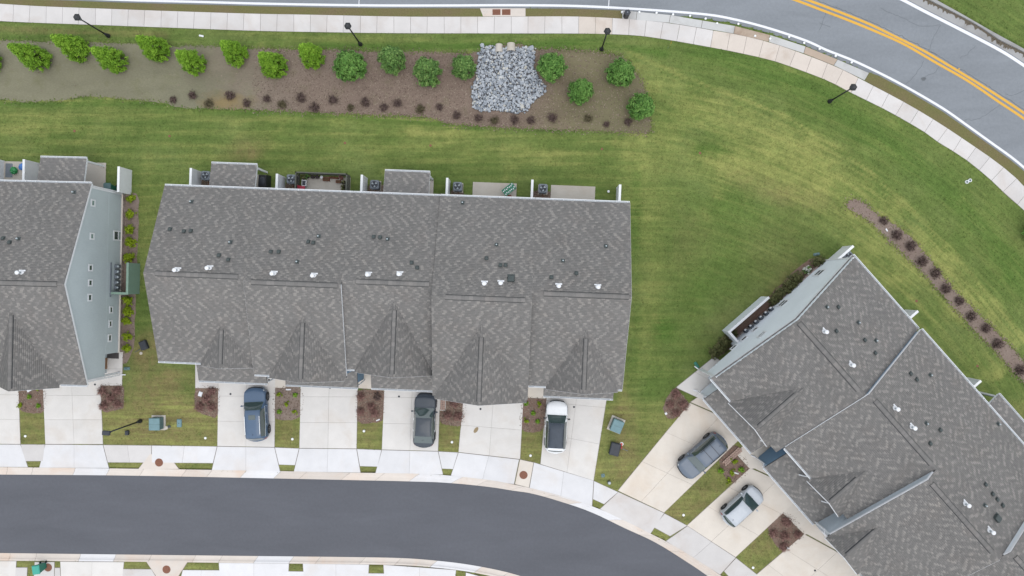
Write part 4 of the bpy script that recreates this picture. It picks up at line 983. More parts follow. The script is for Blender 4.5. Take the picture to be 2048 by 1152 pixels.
HL.part(MB().tube((x+.08, yF-.12, 4.8), (x+.08, yF-.12, .25), .05, .05, 8).tube((x+.08, yF-.12, .26), (x+.5, yF-.12, .14), .05), 'downspout', 'white')
HL.part(MB().tube((x+.05, yB+.14, 4.8), (x+.05, yB+.14, .25), .05, .05, 8), 'downspout', 'white')
HL.part(MB().box(x-1.22, x-1.16, -7.4, -6.4, .12, 2.2), 'door', 'door_brown')
def winpx(h, x, sg, p0, p1, **k):
    y0, z0 = h.wallhit(*p0, x); y1, z1 = h.wallhit(*p1, x); h.window(x, sg, min(y0, y1), max(y0, y1), min(z0, z1), max(z0, z1), **k)
for (a, b, c, d), mt in (((182,400,188,411),'win_blind'),((180,467,186,477),'win_blind'),((177,530,183,540),'win'),((176.5,560,182.5,570),'win'),((175.5,589,181.5,600),'win'),((219,614,223.5,624),'win'),((217.5,642,222,652),'win'),((216,670,221,681),'win')):
    winpx(HL, x, 1, (a+1, b+1), (c, d), mat=mt)
winpx(HL, x, 1, (228,463), (243.5,480), n=2, mat='win_blind', horiz=True)
for k in range(6):           # electric meters on the side wall
    y0, z0 = HL.wallhit(240, 533+k*10.5, x)
    m_ = HL.part(MB().bbox(0, .22, -.15, .15, -.32, .32, .03, Matrix.Translation((x+.02, y0, 1.1))), 'meter_box', 'metal_grey'); MB().ball((x+.25, y0, 1.25), .11, 10, 6).build('meter_dial', M['flash'], m_)
HL.part(MB().box(x, x+.09, HL.wallhit(240, 593, x)[0], HL.wallhit(240, 526, x)[0], 1.85, 1.95), 'conduit', 'metal_grey')
# ---------------------------------------------------------------- right row
HR = House('townhouse_row', (1700, 800), -48.7, 'diagonal townhouse row at the lower right with a pale blue end wall')
ur = [
 dict(x0=-10.75, x1=-2.85, yb=6.6, yf=-8.38, siding='siding_pale', endL=1, vent=[(-10.3, -3.5)], fg=[(-10.7, -8.3)], gable=[dict(x=-5.95, ya=apex(HR, 1604, 768, 6.8), hl=2.35, hr=2.3, vent=(-4.5, -8.3))], wing=[dict(x0=-9.2, x1=-3.2, y=-9.72)], recess=(-1, -4.6, 2.4, 1.0)),
 dict(x0=-2.85, x1=4.7, yb=6.62, yf=-7.68, siding='siding_blue', vent=[(-2.2, 4.2)], fg=[(-2.8, .45)], gable=[dict(x=2.14, ya=-4.2, hl=1.75, hr=2.0, vent=(-5.2, -7.9), out=.4)], wing=[dict(x0=-1.6, x1=4.68, y=-9.72)]),
 dict(x0=4.7, x1=12.7, yb=6.62, yf=-9.75, siding='siding_grey', vent=[(5.1, 11.9)], fg=[(4.7, 6.0)], gable=[dict(x=6.15, ya=apex(HR, 1768, 1066, 7), hl=1.44, hr=2.4, vent=(-6.0, -9.7))]),
 dict(x0=12.7, x1=20.3, yb=6.62, yf=-7.68, siding='siding_green', vent=[(13.2, 20)], fg=[]),
 dict(x0=20.3, x1=28, yb=6.62, yf=-8.4, siding='siding_pale', endR=1, vent=[(21, 27)], fg=[]),
]
for u, r in zip(ur, (0, .38, .38, .88, .5)): u['raise'] = r
finish(HR, ur, [((1998,788),(2085,888))])
mk_vents(HR, [(1654,664),(1708,731),(1797,819),(1831,857),(1939,1012),(1988,1066)], [(1678,614),(1674,662),(1731,680),(1752,706),(1823,747),(1835,759),(1882,860),(1862,887),(1973,969),(1987,988),(1996,999),(2007,1011)], [(1996,1036)], [(1655,614),(1718,645),(1753,681),(1862,750),(1854,847),(1971,1011),(1998,848)])
x = ur[0]['wx0']; u = ur[0]; yB, yF, yr, zt = u['yB'], u['yF'], u['yr'], u['zt']
HR.boards([(-4.6, .55), (yB, .55), (yB, 2.4), (-4.6, 2.4)], x, -1, M['siding_pale'])
HR.boards([(yF, 2.4), (yB, 2.4), (yB, zt(yB)), (yr, zt(yr)), (yF, zt(yF))], x, -1, M['siding_pale'])
HR.part(MB().box(x-.10, x+.02, -4.6, yB, 0, .5), 'stone_plinth', 'stone')
HR.part(MB().box(x-.06, x, yB-.06, yB+.08, 0, zt(yB)), 'corner_board', 'white'); HR.part(MB().box(x-.05, x, yF-.05, yF+.06, 2.4, zt(yF)), 'corner_board', 'white')
HR.part(MB().box(x, x+.14, yF-.02, yF+.14, 0, 2.4), 'porch_post', 'white')
HR.part(MB().tube((x-.08, yF-.12, 4.8), (x-.08, yF-.12, .25), .06, .06, 8).tube((x-.08, yF-.12, .26), (x-.5, yF-.2, .14), .05), 'downspout', 'white')
HR.part(MB().box(x+.97, x+1.03, -6.4, -5.4, .12, 2.2), 'door', 'shade_door_grey')
for (a, b, c, d), n in (((1628,551,1650,541),2),((1556,612,1577,602),2),((1516,674,1530,665),2),((1482,681,1493,674),1),((1462,698,1472,691.5),1),((1505,662,1514,656),1)):
    y0, z0 = HR.wallhit(a, b, x); y1, z1 = HR.wallhit(c, d, x)
    HR.window(x, -1, min(y0, y1), max(y0, y1), min(z0, z1), max(min(z0, z1)+.5, max(z0, z1)), n=n, horiz=n == 2)
for k in range(6):
    y0, z0 = HR.wallhit(1488+k*10, 663-k*8.6, x)
    m_ = HR.part(MB().bbox(-.22, 0, -.15, .15, -.32, .32, .03, Matrix.Translation((x-.02, y0, 1.1))), 'meter_box', 'metal_dark'); MB().ball((x-.25, y0, 1.25), .11, 10, 6).build('meter_dial', M['white'], m_)
# step walls with lap siding
def stepface(h, p, q, xx, sg, mat):
    zp = lambda y, t: t['he']+PITCH*min(t['yb']-y, y-t['yf'])
    ys = [y for y in np.linspace(p['yf']+.3, p['yb']-.3, 60) if zp(y, p)-zp(y, q) > .2]
    if len(ys) > 3:
        y0, y1 = min(ys), max(ys); mids = sorted([m for m in (p['yr'], q['yr']) if y0 < m < y1])
        top = [(y, zp(y, p)-.16) for y in [y0]+mids+[y1]]; bot = [(y, zp(y, q)-.05) for y in [y1]+mids[::-1]+[y0]]
        mb = MB(); n = len(top)
        mb.add([(xx+sg*.012, y, z) for y, z in top+bot], [(i, i+1, 2*n-2-i, 2*n-1-i) for i in range(n-1)])
        return mb.build('step_wall', M[mat], h.root)
stepface(HR, ur[1], ur[0], ur[1]['x0'], -1, 'siding_blue'); stepface(HR, ur[2], ur[1], ur[2]['x0'], -1, 'siding_grey'); stepface(HR, ur[3], ur[2], ur[3]['x0'], -1, 'siding_pale')
# lap boards on the exposed side of the third house beside the low roof, and on the second house's entry
HR.boards([(-9.4, .2), (-7.4, .2), (-7.4, 5.0), (-9.4, 5.0)], 4.7, -1, M['siding_grey'], .22)
HR.boards([(-9.3, .2), (-7.3, .2), (-7.3, 3.3), (-9.3, 2.65)], -1.5, -1, M['siding_blue'], .22)
HR.boards([(-9.3, .2), (-8.0, .2), (-8.0, 3.1), (-9.3, 2.65)], -9.1, -1, M['siding_pale'], .22)
for xx, y0, z0 in ((-9.25, -9.75, 2.6), (-1.65, -9.75, 2.6), (4.62, -9.8, 4.9)):
    HR.part(MB().tube((xx, y0, z0), (xx-.06, y0+.28, z0-.3), .06).tube((xx-.06, y0+.28, z0-.3), (xx-.06, y0+.28, .3), .06).tube((xx-.06, y0+.28, .3), (xx-.4, y0+.1, .14), .05), 'downspout', 'white')
for px, zt_ in (((1605,950),4.8), ((1650,1003),4.8), ((1528,882),4.8)):
    p = HR.loc(*px, 3.4); HR.part(MB().tube((p.x, p.y+.3, 4.7), (p.x, p.y, 3.7), .05).tube((p.x, p.y, 3.7), (p.x-.25, p.y-.2, 3.45), .05), 'downspout', 'white')
#==THINGS==
# ================================================================== things
ORD = ['first', 'second', 'third', 'fourth', 'fifth', 'sixth', 'seventh', 'eighth', 'ninth', 'tenth', 'eleventh', 'twelfth', 'thirteenth', 'fourteenth', 'fifteenth', 'sixteenth', 'seventeenth', 'eighteenth', 'nineteenth', 'twentieth', 'twenty-first', 'twenty-second', 'twenty-third', 'twenty-fourth', 'twenty-fifth', 'twenty-sixth', 'twenty-seventh', 'twenty-eighth', 'twenty-ninth', 'thirtieth', 'thirty-first']
def leaves(name, mat, C, N, tone, n, size, spread, seed, parent=None, flat=.5, aspect=.55):
    """leaf-sized faces gathered in clumps: C centres, N outward normals"""
    r = np.random.default_rng(seed); C = np.repeat(np.asarray(C), n, 0); N = np.repeat(np.asarray(N), n, 0); T = np.repeat(np.asarray(tone), n)
    m = len(C); d = r.normal(size=(m, 3)); d /= np.linalg.norm(d, axis=1)[:, None]; d += N*.7
    P = C+d*spread*r.uniform(.3, 1.0, (m, 1))
    nn = d*flat+N*.5+r.normal(size=(m, 3))*.45+np.array([0, 0, .35]); nn /= np.linalg.norm(nn, axis=1)[:, None]
    a = np.cross(nn, r.normal(size=(m, 3))); a /= np.linalg.norm(a, axis=1)[:, None]; b = np.cross(nn, a)
    s = size*r.uniform(.6, 1.35, (m, 1)); a *= s; b *= s*aspect
    V = np.stack([P-a, P-b*.9+nn*s*.12, P+a, P+b*.9+nn*s*.12], 1).reshape(-1, 3)
    F = np.arange(4*m).reshape(m, 4)
    t = np.clip(T+r.normal(0, .16, m), 0, 1)
    return np_mesh(name, V, F, mat, parent, t)
def crown_points(kind, R, H, n, seed):
    r = np.random.default_rng(seed); C, N, T = [], [], []
    for k in range(n):
        s = r.random()**(1.0 if kind == 'cone' else .85); th = r.uniform(0, 6.283)
        if kind == 'cone': rad = R*(1-s)**.95*(.62+.38*min(1, s*7)); z = .18+s*(H-.25)
        elif kind == 'round': rad = R*math.sqrt(max(0, 1-(2*s*.96-.62)**2*.72 if s > .3 else .55+1.5*s))*(1-.45*s); z = .25+s*(H-.35)
        else: rad = R*math.sqrt(max(.0, 1-s*s)); z = .06+s*(H-.06)
        j = r.uniform(.72, 1.06) if k % 3 else r.uniform(.2, .75); rad *= j
        C.append((rad*math.cos(th), rad*math.sin(th), z)); nv = Vector((math.cos(th), math.sin(th), .25+.9*s)).normalized(); N.append(tuple(nv)); T.append(r.uniform(.2, .8))
    if kind == 'cone':
        for k in range(6): C.append((0, 0, H-.05-.1*k)); N.append((0, 0, 1)); T.append(.75)
    return C, N, T
def tree_proto(name, kind, mat, R, H, n, seed, nl, ls, sp, trunk=.07):
    root = empty(name, (0, 0, 0)); r = np.random.default_rng(seed+99)
    mb = MB().tube((0, 0, -.05), (0, 0, H*.82), trunk, trunk*.3, 7)
    for k in range(9):
        t = r.uniform(0, 6.28); z = .3+k*H*.07; l = R*.6*(1-k/12)
        mb.tube((0, 0, z), (l*math.cos(t), l*math.sin(t), z+l*.35), trunk*.35, trunk*.12, 5)
    mb.build('trunk', M['bark'], root)
    C, N, T = crown_points(kind, R, H, n, seed)
    leaves('crown', mat, C, N, T, nl, ls, sp, seed, root); return root
def spread(protos, places, label, cat, group, order_names=True, scale=None):
    used = set(); out = []
    for i, pl_ in enumerate(places):
        k = i % len(protos); o = protos[k] if k not in used else copy_tree(protos[k]); used.add(k)
        px, py = pl_[0], pl_[1]; sc = pl_[2] if len(pl_) > 2 else 1
        o.location = at(px, py, .10); o.scale = (sc, sc, sc); o.rotation_euler = (0, 0, rng.uniform(0, 6.28))
        tag(o, label(i) if callable(label) else label, cat, group); out.append(o)
    for k, p in enumerate(protos):
        if k not in used:
            for ch in list(p.children): bpy.data.objects.remove(ch)
            bpy.data.objects.remove(p)
    return out
# berm trees, left to right
cone = [tree_proto('conical_tree', 'cone', M['leaf_lime'], 1.18, 3.6, 260, 10+k, 40, .085, .20) for k in range(3)]
spread(cone, [(-10,128,.9), (85,122,1.04), (163,104,1), (238,127,1), (322,105,.98), (394,131,.93), (479,113,.94), (554,137,1.0), (629,119,.94)],
       lambda i: ['lime green conical tree cut by the left edge of the picture', 'largest lime green conical tree, second from the left', 'lime green conical tree nearest the leftmost street lamp', 'lime green conical tree with short tip, fourth from left', 'lime green conical tree, fifth from the left', 'lime green conical tree low in the row, sixth from left', 'lime green conical tree, seventh from the left', 'lime green conical tree, eighth from the left', 'last lime green conical tree before the darker round ones'][i], 'tree', 'conical trees along the berm')
rnd_ = [tree_proto('young_tree', 'round', M['leaf_green'], 1.18, 2.5, 170, 30+k, 36, .115, .22) for k in range(2)]
rnd2 = [tree_proto('young_tree', 'round', M['leaf_olive'], 1.16, 2.5, 165, 40+k, 34, .12, .22) for k in range(2)]
spread(rnd_, [(706,140,1.12), (1102,141,1.03), (1238,153,.98), (1278,219,.96), (1160,189,.9)],
       lambda i: ['bright green round tree, first after the conical row', 'green bushy tree right beside the rock apron', 'green bushy tree in the upper right bend of the bed', 'green bushy tree at the lower right corner of the bed', 'smallest green bushy tree, in the middle of the olive bed'][i], 'tree', 'round young trees on the berm')
spread(rnd2, [(787,127,1.0), (858,150,1.02), (929,139,.88)],
       lambda i: ['dull green round tree highest of the three left of the rocks', 'dull olive round tree lowest of the three left of the rocks', 'narrow olive tree just left of the rock apron'][i], 'tree', 'round young trees on the berm')
ed = tree_proto('young_tree', 'round', M['leaf_green'], 1.2, 2.5, 110, 61, 40, .12, .23); ed.location = at(2066, 462, .1); tag(ed, 'dark green tree crown cut by the right edge of the picture', 'tree')
# dark twiggy shrubs
def shrub_proto(name, mat, R, H, n, seed, nl, ls, sp, twigs=26, kind='dome'):
    root = empty(name, (0, 0, 0)); r = np.random.default_rng(seed); mb = MB()
    for k in range(twigs):
        t = r.uniform(0, 6.28); e = r.uniform(.3, 1.4); d = Vector((math.cos(t)*math.cos(e), math.sin(t)*math.cos(e), math.sin(e)))
        mb.tube((0, 0, 0), tuple(Vector((d.x*R*1.05, d.y*R*1.05, d.z*H))), .008, .004, 3)
    mb.build('twigs', M['bark'], root)
    C, N, T = crown_points(kind, R, H, n, seed); r2 = np.random.default_rng(seed+5); C = [tuple(np.array(c)*r2.uniform(.35, 1.05)) for c in C]
    leaves('foliage', mat, C, N, T, nl, ls, sp, seed, root); return root
pur = [shrub_proto('barberry_shrub', M['leaf_olivebrown'] if k == 2 else M['leaf_purple'], .42, .5, 120, 70+k, 12, .03, .07, 60) for k in range(4)]
row = [(348,201,.9), (387,192,1.1), (420,208,1.15), (462,192,1.2), (495,207,1), (535,199,1), (566,210,1.1), (604,197,1.2), (630,216,1.2), (667,201,1.2), (702,216,.9), (732,206,1.15), (768,216,1), (796,208,1.1), (841,219,1.15), (879,215,.9), (914,231,1), (957,237,1.05), (989,242,1.05), (1029,240,1.1), (1062,241,1), (1105,237,1.2), (1176,238,1), (1213,249,.8), (1256,245,.95)]
spread(pur, row, lambda i: 'dark purple shrub, %s from the left in the berm row' % ORD[i], 'shrub', 'dark shrubs along the lower edge of the berm')
pur2 = [shrub_proto('barberry_shrub', M['leaf_purple'], .44, .55, 130, 80+k, 14, .03, .07, 60) for k in range(3)]
spread(pur2, [(1766,442,.95), (1791,470,1.2), (1820,492,1.2), (1842,523,1.2), (1869,547,1.2), (1890,577,1.15), (1917,602,1.0), (1940,633,1.1), (1970,656,1.1), (1992,687,1.15), (2038,740,1.2)],
       lambda i: 'dark purple shrub, %s down from the rounded end of the curved bed' % ORD[i], 'shrub', 'dark shrubs in the curved bed')
# yellow green shrubs beside the left end wall
yel = [shrub_proto('gold_shrub', M['leaf_yellow'], .40, .6, 60, 90+k, 24, .05, .10, 12) for k in range(3)]
spread(yel, [(264,398,.95), (264,429,1.05), (262,459,1.1), (263,485,1.15), (261,515,1.2), (259,601,1.15), (258,622,1.1), (256,641,1.0), (257,673,1.0), (256,696,.95)],
       lambda i: 'yellow green shrub, %s from the top beside the grey green end wall' % ORD[i], 'shrub', 'gold shrubs along the left end wall')
# red-brown shrubs in the front beds
red = [shrub_proto('fringe_shrub', M['leaf_redbrown'], .52, .7, 120, 100+k, 13, .04, .10, 60) for k in range(3)]
RED = [((207,782), 'left house front bed, top left'), ((236,781), 'left house front bed, top right'), ((224,795), 'left house front bed, middle'), ((210,811), 'left house front bed, lower left'), ((237,808), 'left house front bed, lower right'),
       ((425,782), 'first bed of the middle row, top right'), ((415,797), 'first bed of the middle row, centre'), ((401,813), 'first bed of the middle row, lower left'), ((424,813), 'first bed of the middle row, lower right'),
       ((722,793), 'bed right of the third driveway, top left'), ((743,813), 'bed right of the third driveway, centre'), ((722,823), 'bed right of the third driveway, lower left'), ((750,826), 'bed right of the third driveway, lower right'),
       ((908,806), 'bed beside the black car, upper'), ((895,830), 'bed beside the black car, lower left'), ((916,832), 'bed beside the black car, lower right'),
       ((1351,787), 'bed at the pale end wall corner, top'), ((1339,808), 'bed at the pale end wall corner, left'), ((1366,809), 'bed at the pale end wall corner, right'), ((1351,826), 'bed at the pale end wall corner, bottom'),
       ((1571,1042), 'bed below the silver car, top'), ((1545,1066), 'bed below the silver car, left'), ((1568,1070), 'bed below the silver car, centre'), ((1594,1068), 'bed below the silver car, right'), ((1566,1093), 'bed below the silver car, bottom')]
spread(red, [(*p, rng.uniform(.78, .95)) for p, _ in RED], lambda i: 'reddish brown shrub in the '+RED[i][1], 'shrub', 'red brown shrubs in the front beds')
dk = shrub_proto('barberry_shrub', M['leaf_purple'], .42, .5, 60, 130, 20, .035, .09, 40); dk.location = at(756, 794, .1); tag(dk, 'small dark purple shrub among the red ones right of the third driveway', 'shrub')
# little green plants in the front beds
grn_ = [shrub_proto('green_plant', M['leaf_yellow'] if k else M['leaf_lime'], .24, .35, 22, 140+k, 18, .045, .07, 6) for k in range(2)]
GP = [((40,775), 'bed at the left edge, top left'), ((77,775), 'bed at the left edge, top right'), ((61,793), 'bed at the left edge, middle'), ((42,811), 'bed at the left edge, lower left'), ((79,811), 'bed at the left edge, lower right'),
      ((560,788), 'bed right of the blue car, top left'), ((591,789), 'bed right of the blue car, top right'), ((574,807), 'bed right of the blue car, middle'), ((559,823), 'bed right of the blue car, lower left'), ((591,823), 'bed right of the blue car, lower right'),
      ((1052,807), 'bed left of the white car, top left'), ((1079,808), 'bed left of the white car, top right'), ((1066,826), 'bed left of the white car, middle'), ((1052,841), 'bed left of the white car, lower left'), ((1075,842), 'bed left of the white car, lower right'),
      ((1467,922), 'bed beside the brick edging, top'), ((1441,940), 'bed beside the brick edging, left'), ((1463,943), 'bed beside the brick edging, middle'), ((1482,938), 'bed beside the brick edging, right'), ((1457,961), 'bed beside the brick edging, bottom')]
spread(grn_, [(*p, 1.2 if p[0] > 1400 else 1) for p, _ in GP], lambda i: 'small green plant in the '+GP[i][1], 'plant', 'small green plants in the front beds')
# foundation shrubs of the right row
fd = [shrub_proto('foundation_shrub', M['leaf_dark'], .62, .8, 80, 150+k, 26, .055, .13, 14) for k in range(3)]
spread(fd, [(1634,524,1.0), (1592,556,1.0), (1580,566,1.15), (1570,580,1.05), (1556,588,1.1), (1546,600,1.0), (1466,668,.7), (1449,684,1.0), (1440,694,1.05), (1428,705,.9)],
       lambda i: 'dark olive shrub, %s from the top along the pale blue end wall' % ORD[i], 'shrub', 'foundation shrubs along the pale end wall')
wf = shrub_proto('flowering_plant', M['leaf_white'], .42, .6, 26, 160, 14, .05, .10, 14); wf.location = at(1613, 540, .1); tag(wf, 'white flowering plant beside the pale blue end wall', 'plant')
C_, N_, T_ = crown_points('dome', .38, .42, 24, 161); leaves('leaf_base', M['leaf_olive'], C_, N_, T_, 20, .05, .1, 161, wf)
# ------------------------------------------------------------------ street lamps
def lamp(px, H, label, square=False, rz=0):
    r = empty('street_lamp', at(*px), rz, label, 'street lamp', None if square else 'black lantern posts along the upper sidewalk')
    MB().lathe([(.19, 0), (.19, .12), (.13, .3), (.10, .55), (.085, .62)], 14).build('base', M['black'], r, True)
    MB().lathe([(.07, .6), (.055, H-.55)], 10).build('pole', M['black'], r, True)
    if square:
        mb = MB().bbox(-.36, .26, -.18, .18, H-.2, H, .04); mb.box(-.08, .08, -.08, .08, H-.6, H-.2); mb.build('lamp_head', M['dark'], r)
        MB().box(-.3, .2, -.14, .14, H-.225, H-.2).build('lens', M['lamp_glass'], r)
    else:
        MB().lathe([(.06, H-.62), (.12, H-.58), (.09, H-.5), (.14, H-.46)], 12).build('collar', M['black'], r, True)
        MB().lathe([(.17, H-.46), (.25, H-.16)], 6, None).build('pane', M['lamp_glass'], r)
        mb = MB()
        for k in range(6):
            a = math.pi*2*k/6; mb.tube((.175*math.cos(a), .175*math.sin(a), H-.46), (.255*math.cos(a), .255*math.sin(a), H-.14), .018, n=4)
        mb.lathe([(.31, H-.16), (.30, H-.1), (.17, H+.03), (.15, H+.05), (.03, H+.1)], 6, None); mb.build('lantern_top', M['black'], r)
        MB().lathe([(.085, H+.052), (.085, H+.058)], 12).build('sensor', M['metal_dark'], r)
    return r
lamp((217,72), 4.4, 'black lantern street lamp farthest left on the upper sidewalk'); lamp((721,89), 4.45, 'black lantern street lamp above the middle of the tree row'); lamp((1203,99), 4.45, 'black lantern street lamp at the right end of the planted bed'); lamp((1659,203), 4.45, 'black lantern street lamp beside the curving sidewalk')
lamp((281,842), 5.0, 'black street lamp with a flat box head on the lawn between the left rows', True, R_(-4))
# hexagonal bin by the concrete pad
b = empty('litter_bin', at(1252, 33), 0, 'black hexagonal litter bin at the left end of the concrete pad', 'litter bin')
MB().lathe([(.26, .02), (.27, .85)], 6).build('drum', M['black'], b); MB().lathe([(.29, .85), (.29, .9), (.12, .96)], 6).build('lid', M['dark'], b); MB().lathe([(.055, .96), (.05, .975)], 10).build('knob', M['metal_grey'], b)
# ------------------------------------------------------------------ cars
def car(name, px, head, L, W, Hh, paint_, label, style='suv', roofmat=None, sunroof=False, rails=False, seams=0, rearbig=False, trim=True):
    r = empty(name, at(*px, .135), R_(head), label, 'car')
    t = np.linspace(-.5, .5, 61)
    if style == 'suv':
        kz = [(-.5,.78),(-.485,.98),(-.44,1.06),(-.3,1.08),(0,1.04),(.2,1.02),(.25,1.0),(.40,.93),(.47,.84),(.5,.66)]
        kr = [(-.5,.80),(-.485,1.0),(-.46,1.14),(-.41,Hh-.14),(-.36,Hh-.04),(-.2,Hh),(0,Hh),(.06,Hh-.05),(.10,Hh-.13),(.235,1.05),(.26,1.03),(.40,.97),(.47,.87),(.5,.68)]; ws, rw, sw = (.09, .235), (-.475, -.41), (-.395, .13)
    elif style == 'fast':
        kz = [(-.5,.74),(-.485,.92),(-.4,1.0),(-.3,1.0),(0,.97),(.2,.96),(.25,.95),(.40,.88),(.47,.78),(.5,.60)]
        kr = [(-.5,.77),(-.485,.95),(-.42,1.06),(-.385,1.12),(-.27,Hh-.12),(-.18,Hh-.02),(-.05,Hh),(.03,Hh-.03),(.08,Hh-.1),(.235,1.0),(.26,.98),(.40,.92),(.47,.81),(.5,.62)]; ws, rw, sw = (.06, .235), (-.40, -.255), (-.33, .12)
    else:
        kz = [(-.5,.76),(-.48,.96),(-.4,1.02),(-.3,1.02),(0,.98),(.2,.97),(.28,.96),(.42,.86),(.475,.74),(.5,.58)]
        kr = [(-.5,.79),(-.48,1.0),(-.465,1.12),(-.40,Hh-.14),(-.34,Hh-.03),(-.2,Hh),(-.02,Hh-.02),(.05,Hh-.08),(.10,Hh-.16),(.275,1.0),(.30,.98),(.42,.90),(.475,.77),(.5,.60)]; ws, rw, sw = (.07, .275), (-.475, -.395), (-.385, .14)
    kw = [(-.5,.74),(-.485,.86),(-.45,.94),(-.38,.985),(-.2,1),(.2,1),(.36,.985),(.44,.92),(.485,.76),(.5,.58)]
    f = lambda k: np.interp(t, *zip(*k))
    zb, zr, w = f(kz), np.maximum(f(kr), f(kz)+.02), f(kw)*W/2
    sm = lambda a: np.convolve(np.pad(a, 1, 'edge'), [.25, .5, .25], 'valid')
    zb, zr, w = sm(zb), sm(zr), sm(w); cab = np.clip((zr-zb-.05)/.45, 0, 1)
    wr = w*(.90-.20*cab)
    x = t*L*(1-0*t)
    def half(i):
        c = cab[i]; m = .5
        return [(w[i]*.88, .20), (w[i]*.975, .30), (w[i], .55), (w[i]*.99, zb[i]-.10), (w[i]*(.945), zb[i]), ((w[i]*.945+wr[i])/2+.012*c, (zb[i]+zr[i]-.05)/2), (wr[i], zr[i]-.055*c-.012), (wr[i]*.86, zr[i]-.012), (wr[i]*.45, zr[i]+.012), (0, zr[i]+.02)]
    ring = []
    for i in range(61):
        h = half(i); ring.append([(-a, z) for a, z in h]+[(a, z) for a, z in h[-2::-1]])
    G = np.array([[(x[i]-(.035*L if False else 0), y, z) for y, z in ring[i]] for i in range(61)])        # 61 x 19 x 3
    # round the plan of nose and tail
    for i in range(61):
        q = max(0, abs(t[i])-.40)/.10; G[i, :, 0] -= np.sign(t[i])*q*.06*L*(G[i, :, 1]/(W/2))**2
    n, m = G.shape[:2]
    du = np.gradient(G, axis=0); dv = np.gradient(G, axis=1); NN = np.cross(du, dv); NN /= np.linalg.norm(NN, axis=2)[..., None]+1e-9
    if NN[30, 9, 2] < 0: NN = -NN
    mb = MB(); mb.v = [tuple(p) for p in G.reshape(-1, 3)]
    mb.f = [(i*m+j, i*m+j+1, (i+1)*m+j+1, (i+1)*m+j) for i in range(n-1) for j in range(m-1)]+[(i*m, (i+1)*m, (i+1)*m+m-1, i*m+m-1) for i in range(n-1)]+[tuple(range(m)), tuple(range((n-1)*m+m-1, (n-1)*m-1, -1))]
    mb.build('body', paint_, r, True)
    def patch(nm, mat, t0, t1, j0, j1, off=.008, rows=None):
        ii = [i for i in range(n) if t0-1e-6 <= t[i] <= t1+1e-6]
        V = [tuple(G[i, j]+NN[i, j]*off) for i in ii for j in range(j0, j1+1)]; k = j1-j0+1
        q = MB(); q.add(V, [(a*k+b, a*k+b+1, (a+1)*k+b+1, (a+1)*k+b) for a in range(len(ii)-1) for b in range(k-1)]); return q.build(nm, mat, r, True)
    patch('windshield', M['car_glass'], ws[0], ws[1], 6, 12); patch('rear_window', M['car_glass'], rw[0]+(.012 if roofmat else 0), rw[1], 7 if roofmat else 6, 11 if roofmat else 12)
    for j0, j1 in ((4, 6), (12, 14)): patch('side_window', M['car_glass'], sw[0], sw[1], j0, j1)
    if roofmat: patch('roof_panel', roofmat, -.37, ws[0]+.012, 6, 12, .006)
    if sunroof: patch('sunroof', M['car_glass'], -.08, .03, 8, 10, .012); 
    for k in range(seams):
        tt = ws[0]-.02-.155*(k+1); V = MB()
        i = int(np.argmin(abs(t-tt))); V.add([tuple(G[i+d, j]+NN[i, j]*.008) for d in (0,) for j in range(6, 13)]+[tuple(G[i, j]+NN[i, j]*.008+np.array([.05, 0, 0])) for j in range(6, 13)], [(a, a+1, a+8, a+7) for a in range(6)]); V.build('roof_seam', M['dark'], r)
    for j0, j1 in ((3, 5), (13, 15)):
        patch('headlight', M['head_lens'], .425, .475, j0, j1, .006); patch('tail_light', M['red_lens'], -.485, -.45, j0-(1 if j0 < 9 else 0), j1+(1 if j0 > 9 else 0), .006)
    patch('grille', M['black'], .482, .5, 3, 15, .006) if style != 'suv2' else None
    wr_ = .345 if style != 'hatch' else .31
    for sx in (.305, -.295):
        for sy in (1, -1):
            c = (sx*L, sy*(W/2-.10), wr_); q = Matrix.Translation(c) @ Matrix.Rotation(R_(90), 4, 'X')
            MB().lathe([(wr_+.06, -.105), (wr_+.06, .105)], 22, q).build('wheel_arch', M['black'], r)
            wq = MB().lathe([(wr_-.02, -.125), (wr_, -.09), (wr_, .09), (wr_-.02, .125)], 22, q).build('wheel', M['rubber'], r, True)
            q2 = Matrix.Translation((c[0], c[1]+sy*.122, c[2])) @ Matrix.Rotation(R_(90), 4, 'X'); hub = MB().lathe([(.05, -.012), (.05, .012)], 8, q2)
            for k in range(5):
                a = k*2*math.pi/5; hub.add([q2 @ Vector((rr_*math.cos(a+d), rr_*math.sin(a+d), z)) for z in (-.008, .012) for rr_, d in ((.04, -.5), (.04, .5), (wr_*.66, .13), (wr_*.66, -.13))], [(0, 1, 2, 3), (4, 5, 6, 7), (0, 4, 5, 1), (1, 5, 6, 2), (2, 6, 7, 3), (3, 7, 4, 0)])
            hub.lathe([(wr_*.68, -.01), (wr_*.68, .008), (wr_*.60, .008)], 18, q2, False); hub.build('rim', M['rim'], wq)
    for sy in (1, -1):
        i = int(np.argmin(abs(t-.165))); y0 = w[i]*.96
        mb = MB().ball((t[i]*L, sy*(y0+.16), zb[i]+.06), 1, 10, 6, (.075, .115, .07)); mb.tube((t[i]*L+.03, sy*(y0-.03), zb[i]+.01), (t[i]*L, sy*(y0+.1), zb[i]+.05), .03); mb.build('mirror', paint_ if roofmat is None else M['black'], r, True)
        for tx in (.02, -.19):
            i = int(np.argmin(abs(t-tx))); MB().bbox(t[i]*L-.09, t[i]*L+.09, -.02, .035, -.02, .02, .01, Matrix.Translation((0, sy*(w[i]*.992), zb[i]-.13))).build('door_handle', M['chrome'] if trim else paint_, r)
        if rails:
            pts = [(t[i]*L, sy*(wr[i]-.03), zr[i]+.035) for i in range(n) if -.34 <= t[i] <= .02]; q = MB()
            for a, b_ in zip(pts[:-1:2], pts[2::2]): q.tube(a, b_, .02, n=5)
            q.build('roof_rail', M['chrome'] if rails == 1 else M['black'], r)
